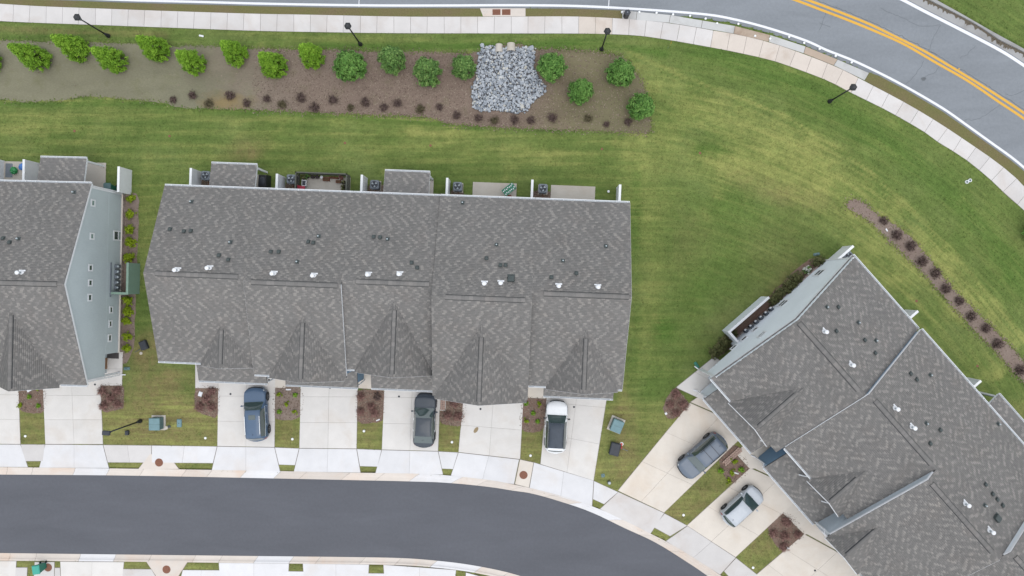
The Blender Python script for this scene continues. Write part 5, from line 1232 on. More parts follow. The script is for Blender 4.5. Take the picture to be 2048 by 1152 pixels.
        if trim:
            ii = [i for i in range(n) if sw[0]-.01 <= t[i] <= sw[1]+.04]; q = MB()
            for a, b_ in zip(ii[:-2:2], ii[2::2]): q.tube((t[a]*L, sy*w[a]*.955, zb[a]+.012), (t[b_]*L, sy*w[b_]*.955, zb[b_]+.012), .014, n=4)
            q.build('window_trim', M['chrome'], r)
    i = int(np.argmin(abs(t+.33))); MB().add([(t[i]*L-.09, -.018, zr[i]+.01), (t[i]*L-.09, .018, zr[i]+.01), (t[i]*L+.08, 0, zr[i]+.012), (t[i]*L-.08, 0, zr[i]+.085)], [(0, 1, 3), (1, 2, 3), (2, 0, 3), (0, 2, 1)]).build('antenna', M['black'], r)
    for k in (-1, 1):
        i = int(np.argmin(abs(t-ws[1]))); MB().tube((ws[1]*L+.0, k*.1+.1, zr[i]+.03), (ws[1]*L-.22, k*.1+.55, zr[i]+.12), .012, n=4).build('wiper', M['black'], r)
    MB().bbox(-.02, .02, -.26, .26, -.06, .06, .01, Matrix.Translation((-.5*L+.0, 0, .62))).build('number_plate', M['white'], r)
    return r
car('parked_car', (518.5,825), 92.5, 4.78, 1.92, 1.66, paintwork('blue_paint', (74, 98, 126)), 'steel blue estate car with sunroof on the first driveway of the middle row', 'suv', None, True, 1)
car('parked_car', (851.5,837), 87.6, 4.78, 1.86, 1.46, paintwork('dark_paint', (54, 63, 74)), 'dark charcoal car nosed against the garage with a sloping rear window', 'fast', None, False, False)
car('parked_car', (1111.5,850), 87.3, 4.62, 1.86, 1.58, paintwork('white_paint', (246, 248, 251), 0), 'white crossover with a black roof on the right driveway of the middle row', 'suv', simple('black_roof', (66, 75, 87), .5, .3), False, 2, 0, False, False)
car('parked_car', (1400.5,907.5), -138.5, 4.78, 1.92, 1.70, paintwork('grey_blue_paint', (98, 110, 126)), 'grey blue crossover with dark roof seams parked tail to the garage', 'suv', None, False, 2, 2)
car('parked_car', (1479.5,1007), 42.5, 4.05, 1.74, 1.50, paintwork('silver_paint', (190, 196, 204)), 'small silver hatchback on the diagonal driveway below the grey blue car', 'hatch')
# ------------------------------------------------------------------ privacy walls, screens, air conditioners
def at_house(h, p, name, label, cat, group=None, z=ZG):
    w = Vector((h.o.x+h.c*p.x-h.s*p.y, h.o.y+h.s*p.x+h.c*p.y, z)); return empty(name, w, h.a, label, cat, group)
def privacy(h, px, side, label, mat='siding_pale', y_in=None, T=.14, Hh=1.85):
    """white screen wall running back from the house; px = far foot on its inner side"""
    p = h.loc(*px); yi = h.units[0]['yB'] if y_in is None else y_in; L = p.y-yi
    r = at_house(h, Vector((p.x, yi, 0)), 'privacy_wall', label, 'screen wall', 'white screen walls behind the houses')
    x0, x1 = (-T, 0) if side > 0 else (0, T)
    MB().box(x0, x1, .02, L, 0, Hh-.04).build('panel', M['white'], r); MB().box(x0-.03, x1+.03, .015, L+.03, Hh-.04, Hh+.03).build('cap', M['white_gloss'], r)
    MB().box(x0-.02, x1+.02, L-.14, L+.02, 0, Hh-.045).build('post', M['white'], r); return r
for px, sd, lb in (((404,344),1,'white screen wall left of the first patio roof, middle row'), ((571,355),1,'white screen wall left of the fenced patio'), ((735.5,357),1,'white screen wall left of the second patio roof, middle row'), ((901,363),1,'white screen wall left of the patio with the green table'), ((1066,366.5),1,'white screen wall left of the bare patio'), ((1236,376),1,'white screen wall at the right end of the middle row')):
    privacy(HC, px, 1, lb)
privacy(HL, (80,327), 1, 'white screen wall left of the left row patio roof'); privacy(HL, (264,341), 1, 'large white screen wall at the back corner of the left end wall'); privacy(HL, (9,322), 1, 'white screen wall cut by the left edge of the picture')
for px, lb in (((1688,489),'pale screen wall at the top corner of the diagonal row'), ((1812,622),'white screen wall end showing past the diagonal roof, upper'), ((1934,757),'white screen wall end showing past the diagonal roof, lower')):
    privacy(HR, px, 1, lb, y_in=6.32) if px[0] > 1700 else privacy(HR, (1687,496), 1, lb, y_in=6.34)
def aircon(px, label, h):
    r = at_house(h, h.loc(*px, .9), 'air_conditioner', label, 'air conditioner', 'grey air conditioners behind the houses')
    MB().bbox(-.42, .42, -.42, .42, .0, .08, .02).build('base_pad', M['patio'], r)
    MB().bbox(-.38, .38, -.38, .38, .08, .80, .10).build('cabinet', M['metal_dark'], r); MB().bbox(-.39, .39, -.39, .39, .80, .86, .09).build('top_panel', M['metal_grey'], r)
    MB().lathe([(.29, .862), (.29, .868)], 20).build('fan_well', M['dark'], r)
    mb = MB()
    for k in range(3):
        a = k*2*math.pi/3+.4; mb.add([(.05*math.cos(a), .05*math.sin(a), .875), (.27*math.cos(a-.15), .27*math.sin(a-.15), .872), (.27*math.cos(a+.55), .27*math.sin(a+.55), .888), (.09*math.cos(a+.8), .09*math.sin(a+.8), .88)], [(0, 1, 2, 3)])
    mb.build('fan', M['fan'], r); mb = MB()
    for rr_ in (.10, .17, .24, .30): mb.lathe([(rr_, .895), (rr_+.008, .895)], 20, None, False)
    for k in range(6): a = k*math.pi/6; mb.tube((.3*math.cos(a), .3*math.sin(a), .896), (-.3*math.cos(a), -.3*math.sin(a), .896), .005, n=3)
    mb.build('grille', M['metal_dark'], r); MB().tube((0, -.38, .3), (.1, -1.0, .3), .03).build('pipe', M['rust'], r)
for px, lb in (((411,351),'first patio roof'), ((582,358),'fenced patio'), ((749,369),'second patio roof'), ((915,373),'patio with the green table'), ((1086,377),'bare patio')): aircon(px, 'grey air conditioner beside the '+lb+' of the middle row', HC)
aircon((1697,512), 'grey air conditioner at the top corner of the diagonal row', HR)
def screen(h, x, y0, y1, ret, mat, capm, label, Hh=1.75):
    """L-shaped equipment screen standing off the end wall"""
    r = at_house(h, Vector((x, (y0+y1)/2, 0)), 'meter_screen', label, 'screen wall'); L = (y1-y0)/2; s = -1 if ret > 0 else 1
    MB().box(-.07, .07, -L, L, 0, Hh).build('panel', M[mat], r); MB().box(-.10, .10, -L-.02, L+.02, Hh+.002, Hh+.06).build('cap', M[capm], r)
    e0, e1 = sorted((s*.07, -ret+s*.0)); MB().box(e0, e1, -L, -L+.14, 0, Hh-.01).build('return_panel', M[mat], r); MB().box(e0, e1-.0, -L-.03, -L+.17, Hh-.009, Hh+.05).build('return_cap', M[capm], r)
p0 = HL.loc(279, 527); p1 = HL.loc(276, 588)
screen(HL, p0.x, p1.y, p0.y, p0.x-ul[1]['wx1']-.05, 'screen_green', 'screen_green', 'green meter screen between the left end wall and the middle row')
p0 = HR.loc(1523, 594); p1 = HR.loc(1443, 660)
screen(HR, p0.x, p1.y, p0.y, -(ur[0]['wx0']-p0.x-.05), 'siding_pale', 'white', 'pale blue L shaped meter screen beside the pale end wall')
# ------------------------------------------------------------------ patios and what stands on them
def patio(h, a, b, label, mat='patio'):
    p, q = h.loc(*a), h.loc(*b); r = at_house(h, Vector(((p.x+q.x)/2, (p.y+q.y)/2, 0)), 'patio_slab', None, None); r['kind'] = 'structure'
    dx, dy = abs(p.x-q.x)/2, abs(p.y-q.y)/2; MB().box(-dx, dx, -dy, dy, -.05, .05).build('slab', M[mat], r); return r
patio(HC, (425,346), (533,380), ''); patio(HC, (604,352), (700,392), ''); patio(HC, (772,358), (866,400), ''); patio(HC, (946,364), (1032,405), ''); patio(HC, (1102,370), (1189,412), '')
patio(HL, (88,323), (211,395), ''); patio(HL, (-20,322), (46,385), '')
# fenced patio with planters
p, q = HC.loc(600, 348), HC.loc(701, 349); yw = 6.6; f_ = at_house(HC, Vector((p.x, yw, 0)), 'patio_fence', 'dark grey picket fence round the patio with planters', 'fence'); Wd = q.x-p.x; Dp = p.y-yw; Hf = 1.15
for x0, x1, y0, y1 in ((0, Wd, Dp-.05, Dp), (0, .05, 0, Dp), (Wd-.05, Wd, 0, Dp)):
    for z in (.12, .98): MB().box(x0, x1, y0, y1, z, z+.09).build('rail', M['fence'], f_)
    MB().box(x0-.03, x1+.03, y0-.03, y1+.03, Hf, Hf+.04).build('rail', M['fence'], f_)
mb0 = MB().box(-.045, .045, -.012, .012, .05, Hf); pk = None
for k in range(int(Wd/.13)):
    if pk is None: pk = mb0.build('slat', M['fence'], f_); o = pk
    else: o = pk.copy(); col.objects.link(o); o.parent = f_
    o.location = (.08+k*.13, Dp+.012, 0)
for xx in (0, Wd):
    for k in range(int(Dp/.13)): o = pk.copy(); col.objects.link(o); o.parent = f_; o.location = (xx, .08+k*.13, 0); o.rotation_euler = (0, 0, math.pi/2)
def pot(px, label, mat, r_=.17, plant=None, h=.32, ring=True):
    o = empty('planter', at(*px, .15), 0, label, 'planter', 'planters on the fenced patio'); MB().lathe([(r_*.75, 0), (r_, h), (r_*.84, h), (r_*.80, h-.05)], 14).build('pot', M[mat], o, False)
    MB().lathe([(r_*.8, h-.06), (r_*.02, h-.05)], 12).build('soil', M['soil'], o)
    if plant: C_, N_, T_ = crown_points('dome', r_*1.2, .35, 14, int(px[0])); q = leaves('foliage', M[plant], [(a, b, c+h-.1) for a, b, c in C_], N_, T_, 14, .04, .07, int(px[0]), o)
for px, lb, mt, rr_, pl_ in (((617,354),'bushy green planter at the top left of the fenced patio','pot_dark',.16,'leaf_green'), ((627,355),'dark round pot, second along the fenced patio edge','pot_dark',.17,None), ((636,355),'dark round pot, third along the fenced patio edge','pot_dark',.17,None), ((645,355.5),'white rimmed pot, fourth along the fenced patio edge','white',.13,None), ((684,357),'terracotta pot with plant at the top right of the fenced patio','terra',.17,'leaf_redbrown'), ((690,366),'dark planted pot on the right edge of the fenced patio','pot_dark',.17,'leaf_dark'), ((689,374),'dark planted pot, second down the right edge','pot_dark',.16,'leaf_dark'), ((689,380),'dark planted pot nearest the house wall on the right edge','pot_dark',.15,'leaf_dark'), ((609,357),'dark planted pot at the corner beside the little grey table','pot_dark',.15,'leaf_dark')): pot(px, lb, mt, rr_, pl_)
for px, w, d, lb in (((654,359),.55,.34,'terracotta trough box in the middle of the fenced patio'), ((665,356),.42,.16,'narrow brown trough along the fence'), ((674,357),.3,.15,'short brown trough along the fence'), ((678,364),.42,.24,'terracotta trough box to the right on the fenced patio')):
    o = at_house(HC, HC.loc(*px), 'trough', lb, 'planter', 'planters on the fenced patio', .15); mb = MB()
    for a in ((-w/2, w/2, -d/2, -d/2+.03), (-w/2, w/2, d/2-.03, d/2), (-w/2, -w/2+.03, -d/2+.03, d/2-.03), (w/2-.03, w/2, -d/2+.03, d/2-.03)): mb.box(*a, 0, .26)
    mb.build('box', M['terra'], o); MB().box(-w/2+.03, w/2-.03, -d/2+.03, d/2-.03, 0, .2).build('soil', M['soil'], o)
o = at_house(HC, HC.loc(608, 366, .6), 'side_table', 'small grey framed side table at the left of the fenced patio', 'table', None, .15)
MB().box(-.2, .2, -.26, .26, .44, .47).build('frame', M['white'], o); MB().box(-.15, .15, -.21, .21, .472, .478).build('top', M['dark'], o)
for sx in (-.17, .17):
    for sy in (-.23, .23): MB().box(sx-.02, sx+.02, sy-.02, sy+.02, 0, .44).build('leg', M['white'], o)
o = at_house(HC, HC.loc(604, 377, .5), 'patio_chair', 'red cushioned chair against the wall on the fenced patio', 'chair', None, .15)
MB().bbox(-.26, .26, -.24, .24, .36, .46, .04).build('seat', M['pink'], o); MB().bbox(-.28, -.2, -.24, .24, .4, .8, .03).build('backrest', M['pink'], o)
for sx in (-.22, .22):
    for sy in (-.2, .2): MB().box(sx-.02, sx+.02, sy-.02, sy+.02, 0, .36).build('leg', M['dark'], o)
o = at_house(HC, HC.loc(526, 362, .9), 'covered_grill', 'black covered grill on the patio beside the first patio roof', 'grill', None, .15)
MB().loft([[(sx*(.42-.03*k), sy*(.58-.03*k), z) for sx, sy in ((-1, -1), (1, -1), (1, 1), (-1, 1))] for k, z in enumerate((0, .5, .85, .95))]).build('cover', M['black'], o); MB().ball((0, 0, .93), .2, 10, 6, (1.3, 2, .35)).build('hood', M['dark'], o, True)
o = at_house(HC, HC.loc(1018, 379, .7), 'patio_table', 'green table with pale dotted tiles set at an angle on the patio', 'table', None, .15); o.rotation_euler = (0, 0, R_(38)); tp = MB().box(-.58, .58, -.32, .32, .66, .70).build('top', M['green_tile'], o)
for k in range(14): MB().lathe([(.055, .70), (.05, .706)], 8, None, True, (-.48+.16*(k % 7), -.15+.3*(k//7)+rng.uniform(-.06, .06), 0)).build('tile', M['white'], o)
for sx in (-.5, .5):
    for sy in (-.26, .26): MB().box(sx-.025, sx+.025, sy-.025, sy+.025, 0, .66).build('leg', M['dark'], o)
o = at_house(HC, HC.loc(1019, 393, .3), 'folding_stool', 'small rusty red folding stool near the green table', 'stool', None, .15); MB().box(-.18, .18, -.12, .12, .34, .37).build('seat', M['terra'], o)
for sx in (-.15, .15): MB().tube((sx, -.12, 0), (sx, .12, .34), .015).tube((sx, .12, 0), (sx, -.12, .34), .015).build('leg', M['terra'], o)
def bag(px, r_, mat, label, sc=(1, 1, .8)):
    bm = bmesh.new(); bmesh.ops.create_icosphere(bm, subdivisions=3, radius=r_)
    for v in bm.verts:
        q = v.co.normalized(); k = 1+.10*math.sin(7*q.x+3*q.y)*math.cos(6*q.z+4*q.y)+.06*math.sin(13*q.x-9*q.z); v.co = Vector((q.x*sc[0], q.y*sc[1], q.z*sc[2]))*r_*k
    me = bpy.data.meshes.new('bag'); bm.to_mesh(me); bm.free(); o = link(me, 'bag', M[mat]); o.location = at(*px, .15+r_*.7); tag(o, label, 'bag')
    return o
bag((27,341), .30, 'greenbag', 'shiny green bag on the far left patio', (1, 1.1, .8)); bag((46,334), .32, 'bluebag', 'shiny blue bag on the corner of the far left patio', (1.2, 1, .8))
o = bag((53,331), .13, 'pink', 'small pink bag beside the shiny blue bag'); 
o = at_house(HL, HL.loc(19, 341), 'patio_mat', 'grey blue mat under the green bag', 'mat', None, .15); MB().bbox(-.32, .32, -.62, .62, 0, .025, .01).build('cloth', M['metal_grey'], o)
# ------------------------------------------------------------------ bins, boxes, small street things
def wheelie(px, rz, label, body, lid):
    o = empty('wheeled_bin', at(*px), R_(rz), label, 'wheelie bin')
    MB().loft([[(sx*a, sy*b, z) for sx, sy in ((-1, -1), (1, -1), (1, 1), (-1, 1))] for a, b, z in ((.22, .24, .06), (.29, .34, 1.0), (.31, .36, 1.0), (.31, .36, 1.05))]).build('bin', M[body], o)
    MB().loft([[(sx*a, sy*b+dy, z) for sx, sy in ((-1, -1), (1, -1), (1, 1), (-1, 1))] for a, b, dy, z in ((.33, .39, 0, 1.052), (.33, .39, 0, 1.08), (.27, .32, .02, 1.14))]).build('lid', M[lid], o)
    for sx in (-.27, .27): MB().lathe([(.11, -.03), (.11, .03)], 12, Matrix.Translation((sx, .3, .11)) @ Matrix.Rotation(R_(90), 4, 'Y')).build('wheel', M['rubber'], o)
    MB().tube((-.27, .42, 1.02), (.27, .42, 1.02), .02).build('handle', M[body], o); return o
wheelie((89,1130), 8, 'teal wheeled bin standing over a manhole at the lower left kerb', 'bin_body', 'bin_lid'); wheelie((229,379), 0, 'dark teal wheeled bin behind the left end house', 'bin_body', 'teal')
def manhole(px, label, r_=.36, z=.136):
    o = empty('manhole_cover', at(*px, z), 0, label, 'manhole cover'); MB().lathe([(r_, -.02), (r_, .006), (r_-.03, .006)], 26, None, False).build('frame', M['rust'], o)
    mb = MB().lathe([(r_-.03, -.02), (r_-.03, .004)], 26)
    for k in range(8): a = k*math.pi/4+.2; mb.box(-.02, .02, -.06, .06, .004, .009, Matrix.Rotation(a, 4, 'Z') @ Matrix.Translation((.2, 0, 0)))
    mb.build('plate', M['rust'], o)
manhole((318,925), 'rusty manhole cover in the splayed slab on the near sidewalk'); manhole((1047,950), 'rusty manhole cover in the tan sidewalk slab below the white car'); manhole((333,1139), 'rusty manhole cover across the street in the splayed slab'); manhole((96,1135), 'rusty manhole cover partly hidden by the teal bin')
def cap(px, label, mat='white_gloss', r_=.115, group='white cleanout caps in the front lawns', name='cleanout_cap'):
    o = MB().lathe([(r_, -.05), (r_, .04), (r_*.8, .07), (r_*.1, .08)], 16).build(name, M[mat], smooth=False); o.location = at(*px, .10); tag(o, label, 'pipe cap', group)
for px, lb in (((51,872),'lawn strip at the far left'), ((411,876),'wide lawn left of the blue car'), ((585,878),'lawn strip right of the blue car'), ((728,862),'lawn strip before the dark car driveway'), ((904,884),'lawn strip right of the dark car'), ((1061,911),'lawn strip left of the white car'), ((1367,1030),'grass strip between the diagonal driveways'), ((1506,1135),'lower right grass patch')): cap(px, 'white round cap in the '+lb)
cap((1217,383), 'white round cap behind the right end of the middle row'); cap((318,1152), 'never', 'white_gloss') if False else None
for px, lb in (((1933,364),'left one of two white rings in the lawn near the sidewalk'), ((1939,361),'right one of two white rings in the lawn near the sidewalk')):
    o = empty('valve_ring', at(*px), 0, lb, 'valve cover'); MB().lathe([(.15, 0), (.15, .1), (.10, .1), (.10, .03)], 16, None, False).build('ring', M['white'], o); MB().lathe([(.10, .0), (.10, .03)], 14).build('lid', M['teal'], o)
def valve(px, label, mat='rust', r_=.11):
    o = MB().lathe([(r_, -.04), (r_, .015), (r_*.7, .02)], 14).build('valve_box', M[mat]); o.location = at(*px, .10); tag(o, label, 'valve cover', 'small lawn valve covers')
for px, lb in (((149,262),'brown valve cover in the lawn above the left row'), ((339,272),'brown valve cover above the first roof corner'), ((690,286),'brown valve cover above the middle row'), ((861,291),'brown valve cover above the second patio roof'), ((1204,298),'reddish valve cover in the lawn above the bare patio'), ((1400,306),'brown valve cover in the dark lawn patch'), ((1833,602),'brown valve cover beside the diagonal roof'), ((1955,732),'brown valve cover near the lower screen wall end')): valve(px, lb)
def driveway_drain(px, label): o = MB().lathe([(.09, -.01), (.09, .012), (.03, .014)], 14).build('area_drain', M['dark']); o.location = at(*px, .13); tag(o, label, 'drain', 'dark round drains in the driveways')
for px, lb in (((190,769),'drain at the left end house driveway'), ((461,788),'drain left of the blue car'), ((538,760),'drain in the entry beside the blue car'), ((660,776),'drain under the second garage eave'), ((798,793),'drain left of the dark car'), ((961,818),'drain below the pointed gable'), ((1148,814),'drain right of the white car'), ((1630,1141),'drain with a dark stain at the lower right')): driveway_drain(px, 'dark round '+lb)
# transformers
def transformer(px, rz, label):
    o = empty('transformer', at(*px), R_(rz), label, 'transformer', 'green pad transformers'); MB().box(-.62, .62, -.66, .66, -.02, .08).build('pad', M['patio'], o)
    MB().bbox(-.46, .46, -.52, .52, .08, .78, .03).build('cabinet', M['teal'], o); MB().loft([[(sx*(.48-k*.05), sy*(.54-k*.05), z) for sx, sy in ((-1, -1), (1, -1), (1, 1), (-1, 1))] for k, z in enumerate((.782, .84))]).build('lid', M['teal_lid'], o)
    MB().box(-.47, .47, -.012, .012, .84, .848).build('lid_seam', M['teal'], o)
transformer((318,845), 0, 'teal transformer box on a pad in the lawn between the left rows'); transformer((1232,849), -22, 'teal transformer box at an angle beside the white car driveway')
def lidbox(px, rz, w, d, h, mat, label, name='utility_box', cat='utility box'):
    o = empty(name, at(*px), R_(rz), label, cat); MB().bbox(-w/2, w/2, -d/2, d/2, -.02, h, .04).build('box', M[mat], o); MB().bbox(-w/2+.05, w/2-.05, -d/2+.05, d/2-.05, h+.001, h+.02, .02).build('lid', M[mat], o); MB().box(-.05, .05, -.02, .02, h+.021, h+.03).build('handle', M['black'], o)
lidbox((359,846), 0, .42, .72, .10, 'teal_lid', 'flat teal ground box right of the transformer'); lidbox((256,865), 0, .28, .4, .28, 'dark', 'small dark box on the lawn near the square lamp')
lidbox((290,690), 22, .62, .80, .35, 'dark', 'dark grey box tilted on the grass between the left rows'); lidbox((1229,897), -14, .85, 1.1, .40, 'dark', 'large dark utility box below the angled transformer')
lidbox((1206,951), 12, .34, .34, .04, 'teal', 'small flat teal lid by the curve of the sidewalk'); lidbox((1633,508.5), 10, .55, .24, .08, 'teal', 'small teal splash block beside the pale end wall bed')
lidbox((254,737), 2, .55, .28, .10, 'teal', 'teal splash block below the downspout of the left end wall'); lidbox((1393,730), -58, .6, .26, .10, 'bin_body', 'dark green splash block below the pale end wall downspout')
o = empty('pedestal', at(339, 853), 0, 'small grey cable pedestal beside the transformer', 'pedestal'); MB().lathe([(.13, 0), (.13, .5)], 14).build('post', M['metal_grey'], o); MB().lathe([(.15, .5), (.15, .58), (.05, .62)], 14).build('cap', M['patio'], o)
o = empty('pedestal', at(1218, 964), 0, 'grey cable pedestal at the point of the grass wedge', 'pedestal'); MB().lathe([(.15, 0), (.15, .3)], 14).build('post', M['metal_dark'], o); MB().lathe([(.13, .3), (.13, .36), (.05, .4)], 14).build('cap', M['fan'], o)
o = empty('standpipe', at(1243, 888), 0, 'red capped standpipe with a white ring beside the dark utility box', 'standpipe'); MB().lathe([(.17, -.02), (.17, .03), (.10, .03)], 16, None, False).build('ring', M['white'], o); MB().lathe([(.09, 0), (.09, .05)], 12).build('lid', M['red_cap'], o); MB().tube((0, -.1, .05), (-.02, -.38, .2), .05).build('spout', M['red_cap'], o); MB().tube((.05, -.4, .03), (.55, -.6, .03), .02).tube((-.45, -.2, .05), (.05, -.42, .05), .025).build('pipe', M['metal_grey'], o)
o = empty('cable', at(279, 700), 0, 'loose dark cable and pale bucket lid beside the tilted dark box', 'cable'); MB().tube((.3, .15, .02), (-.05, .02, .03), .03).tube((-.05, .02, .03), (-.4, -.2, .02), .025).build('lead', M['metal_dark'], o); MB().lathe([(.14, 0), (.14, .05), (.1, .08)], 12, None, True, (.15, -.28, 0)).build('lid', M['patio'], o)
# flag, sign boards, litter
o = empty('marker_flag', at(1339, 92), 0, 'yellow stake with an orange marker flag by the sidewalk', 'flag'); MB().tube((0, 0, 0), (0, 0, .75), .015, n=5).build('stake', M['yellow'], o); MB().add([(0, 0, .72), (.02, .26, .70), (.03, .24, .50), (0, 0, .52), (.004, 0, .72), (.024, .26, .70), (.034, .24, .50), (.004, 0, .52)], [(0, 1, 2, 3), (7, 6, 5, 4)]).build('pennant', M['orange'], o); MB().tube((-.2, -.22, .0), (0, 0, .5), .008, n=4).build('brace', M['teal'], o)
def board_sign(px, label, w=.4, h=.3, rz=0, flat=False):
    o = empty('yard_sign', at(*px), R_(rz), label, 'sign')
    if flat: MB().bbox(-w/2, w/2, -h/2, h/2, .02, .06, .02).build('board', M['white'], o)
    else:
        MB().box(-w/2, w/2, -.012, .012, .25, .25+h).build('board', M['white'], o)
        for sx in (-w*.35, w*.35): MB().tube((sx, 0, 0), (sx, 0, .26), .008, n=4).build('leg', M['metal_grey'], o)
board_sign((58,779), 'white board lying in the small bed at the left edge', .42, .36, 30, True); board_sign((401,788), 'white pointed board lying in the first bed of the middle row', .34, .42, -20, True)
board_sign((577,779), 'thin white sign strip at the top of the bed right of the blue car', .46, .12, 0, True); board_sign((1472,946), 'small white strip sign among the green plants', .44, .12, -16, True); board_sign((756,840), 'thin white strip at the bottom of the red shrub bed', .36, .1, 22, True)
board_sign((1573,1095), 'white strip sign at the tip of the lower right bed', .48, .16, -4, True); board_sign((1332,827), 'small white tag at the edge of the end wall corner bed', .2, .2, 30, True)
board_sign((403,72), 'small white wrapper lying on the grass above the trees', .42, .16, -12, True); board_sign((1773,460), 'small pale tag in the curved bed between two dark shrubs', .28, .12, -60, True)
# painted entry shade, brick edging
o = at_house(HL, HL.loc(226, 711), 'entry_shade_sheet', 'dark grey sheet painted as shade in the recessed side entry of the left row', 'mat', None, .135); MB().bbox(-.55, .55, -.26, .26, 0, .02, .01).build('mat', M['shade_door_grey'], o)  # flat dark sheet stands in for the shade deep in the recess
a, b = at(1447, 928), at(1482, 896); d = (b-a); Ld = d.length; e = empty('brick_edging', a, math.atan2(d.y, d.x), 'raised pinkish brick edging between the grey blue car and the green plants', 'edging'); bm_ = None
M['brick'] = simple('pale_brick', (186, 160, 148), .9, .15, var=.2, scale=20)
nb = int(Ld/.22)
for k in range(nb):
    for j in range(3):
        if bm_ is None: bm_ = MB().bbox(-.10, .10, -.075, .075, 0, .12, .01).build('brick', M['brick'], e); o = bm_
        else: o = bm_.copy(); col.objects.link(o); o.parent = e
        o.location = (k*.22+.11+(.1 if j % 2 else 0), -.17+j*.165, rng.uniform(0, .012)); o.rotation_euler = (0, 0, rng.normal(0, .02))
a = at(886, 793); e = empty('brick_edging', a, R_(-2), 'short strip of pinkish bricks beside the dark car at the bed corner', 'edging')
for k in range(7):
    for j in range(2): o = bm_.copy(); col.objects.link(o); o.parent = e; o.location = (-.1+j*.22, -.1-k*.165, rng.uniform(0, .012)); o.rotation_euler = (0, 0, rng.normal(0, .02))
# leaf stain and loose bits on the driveways
for px, rr_, mt in (((952,860),(.16,.30,40),'silt'), ):
    p = at(*px, .134); o = MB().add([(rr_[0]*math.cos(k), rr_[1]*math.sin(k), 0) for k in np.linspace(0, 6.28, 18, False)], [tuple(range(18))]).build('leaf_pile', M['terra']); o.location = p; o.rotation_euler = (0, 0, R_(-35)); M['tan_dust'] = simple('tan_dust', (168, 150, 120), .95, .1, var=.25, scale=10); o.data.materials[0] = M['tan_dust']; tag(o, 'tan oval stain of dust on the fourth driveway', 'stain')

# ------------------------------------------------------------------ grass tufts and bark chips (real relief on the flat sheets)
def scatter_quads(name, xy, z, size, tilt, mat, seed, paint=None):
    r = np.random.default_rng(seed); m = len(xy); th = r.uniform(0, 6.283, m); s_ = size*r.uniform(.6, 1.5, m); tl = r.uniform(tilt[0], tilt[1], m)
    ux, uy = np.cos(th), np.sin(th); w = s_*.38; L = s_*np.cos(tl); Hh = s_*np.sin(tl)
    V = np.zeros((m, 4, 3)); zz = z
    for k, (a, b, hh) in enumerate(((-1, 0, 0), (1, 0, 0), (.55, 1, 1), (-.55, 1, 1))):
        V[:, k, 0] = xy[:, 0]+a*w*-uy+b*L*ux; V[:, k, 1] = xy[:, 1]+a*w*ux+b*L*uy; V[:, k, 2] = zz+hh*Hh
    o = np_mesh(name, V.reshape(-1, 3), np.arange(4*m).reshape(m, 4), mat, None, r.random(m)); tag(o, kind='stuff')
    if paint is not None:
        c = o.data.color_attributes.new('paint', 'FLOAT_COLOR', 'POINT'); c.data.foreach_set('color', np.repeat(paint, 4, 0).astype(np.float32).ravel())
    return o
r_g = np.random.default_rng(3); N_T = 230000
xy = np.c_[r_g.uniform(-47, 45, N_T), r_g.uniform(-26, 26, N_T)]
gi = np.clip(((xy[:, 0]+62)/.25).round().astype(int), 0, nx-1); gj = np.clip(((xy[:, 1]+40)/.25).round().astype(int), 0, ny-1); li = gj*nx+gi
keep = ~low[li]
for pxs in (BED, STRIP): keep &= ~inside(xy, [(v.x, v.y) for v in pl(pxs)])
for hh in (HC, HL, HR):
    lx = hh.c*(xy[:, 0]-hh.o.x)+hh.s*(xy[:, 1]-hh.o.y); ly = -hh.s*(xy[:, 0]-hh.o.x)+hh.c*(xy[:, 1]-hh.o.y)
    keep &= ~((lx > hh.units[0]['x0']) & (lx < hh.units[-1]['x1']) & (ly > -9.4) & (ly < 9.2))
pav = [o for o in bpy.data.objects if o.type == 'MESH' and o.parent is None and o.name.split('.')[0] in ('driveway', 'apron', 'sidewalk', 'entry_walk', 'mulch_bed', 'verge')]
for o in pav:
    v = np.array([tuple(q.co)[:2] for q in o.data.vertices]); 
    if len(v) < 60 and o.name.split('.')[0] != 'mulch_bed': keep &= ~inside(xy, [tuple(q) for q in v[:len(v)//2]])
    elif o.name.split('.')[0] == 'mulch_bed': keep &= ~inside(xy, [tuple(q) for q in v[:len(v)//2]]) if len(v) < 300 else True
swp = [(v.x, v.y) for v in pl(SW_U)+pl(SW_L)[::-1]]; keep &= ~inside(xy, swp)
keep &= ~inside(xy, [(v.x, v.y) for v in pl(pu+pdn[::-1])])
xy = xy[keep]; li = li[keep]
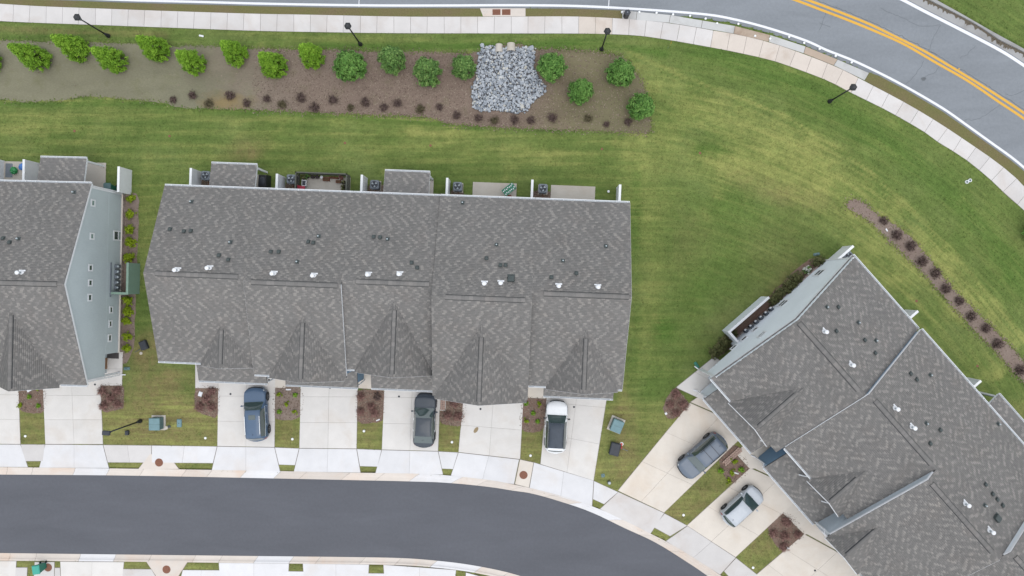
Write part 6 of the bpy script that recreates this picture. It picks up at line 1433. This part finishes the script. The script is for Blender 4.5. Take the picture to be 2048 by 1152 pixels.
scatter_quads('grass_tufts', xy, Z[li]-.004, .07, (.1, .85), M['lawn'], 4, PA[li])
# tufts and chips that blur the bed edges
ex, cx = [], []
for pxs in (BED, STRIP):
    L = resample([(v.x, v.y) for v in pl(pxs+[pxs[0]])], step=.05)
    ex.append(L+r_g.normal(0, .09, L.shape)); cx.append(L+r_g.normal(0, .16, L.shape))
ex = np.vstack(ex); gi = np.clip(((ex[:, 0]+62)/.25).round().astype(int), 0, nx-1); gj = np.clip(((ex[:, 1]+40)/.25).round().astype(int), 0, ny-1)
scatter_quads('grass_tufts', ex, .112, .10, (.2, .9), M['lawn'], 5, PA[gj*nx+gi])
ch = Mat('bark_chip', .95, .1); ch.base(ch.ramp(ch.attr('tone'), [(0, alb((104, 88, 78))), (.5, alb((138, 122, 110))), (.85, alb((152, 138, 124))), (1, alb((166, 152, 136)))]))
cc_ = []
for pxs, n_ in ((BED, 26000), (STRIP, 5000)):
    q = np.array([(v.x, v.y) for v in pl(pxs)]); a = np.c_[r_g.uniform(q[:, 0].min(), q[:, 0].max(), n_*2), r_g.uniform(q[:, 1].min(), q[:, 1].max(), n_*2)]
    a = a[inside(a, [tuple(z_) for z_ in q])]; a = a[r_g.random(len(a)) < np.clip((a[:, 0]+30)/10, .03, 1)*np.where((a[:, 0] > 2.5) & (a[:, 0] < 12), .3, .8)]; cc_.append(a)
for o in pav:
    if o.name.split('.')[0] == 'mulch_bed' and len(o.data.vertices) < 300:
        v = np.array([tuple(q.co)[:2] for q in o.data.vertices]); a = np.c_[r_g.uniform(v[:, 0].min(), v[:, 0].max(), 900), r_g.uniform(v[:, 1].min(), v[:, 1].max(), 900)]
        cc_.append(a[inside(a, [tuple(z_) for z_ in v[:len(v)//2]])])
cc_ = np.vstack(cc_+[np.vstack(cx)]); cc_ = cc_[~inside(cc_, [tuple(z_) for z_ in rp])]; cc_ = cc_[(cc_[:, 0] > -24) | (cc_[:, 1] < 12) | (r_g.random(len(cc_)) < .12)]
scatter_quads('bark_chips', cc_, .117, .075, (.05, .5), ch.m, 6)
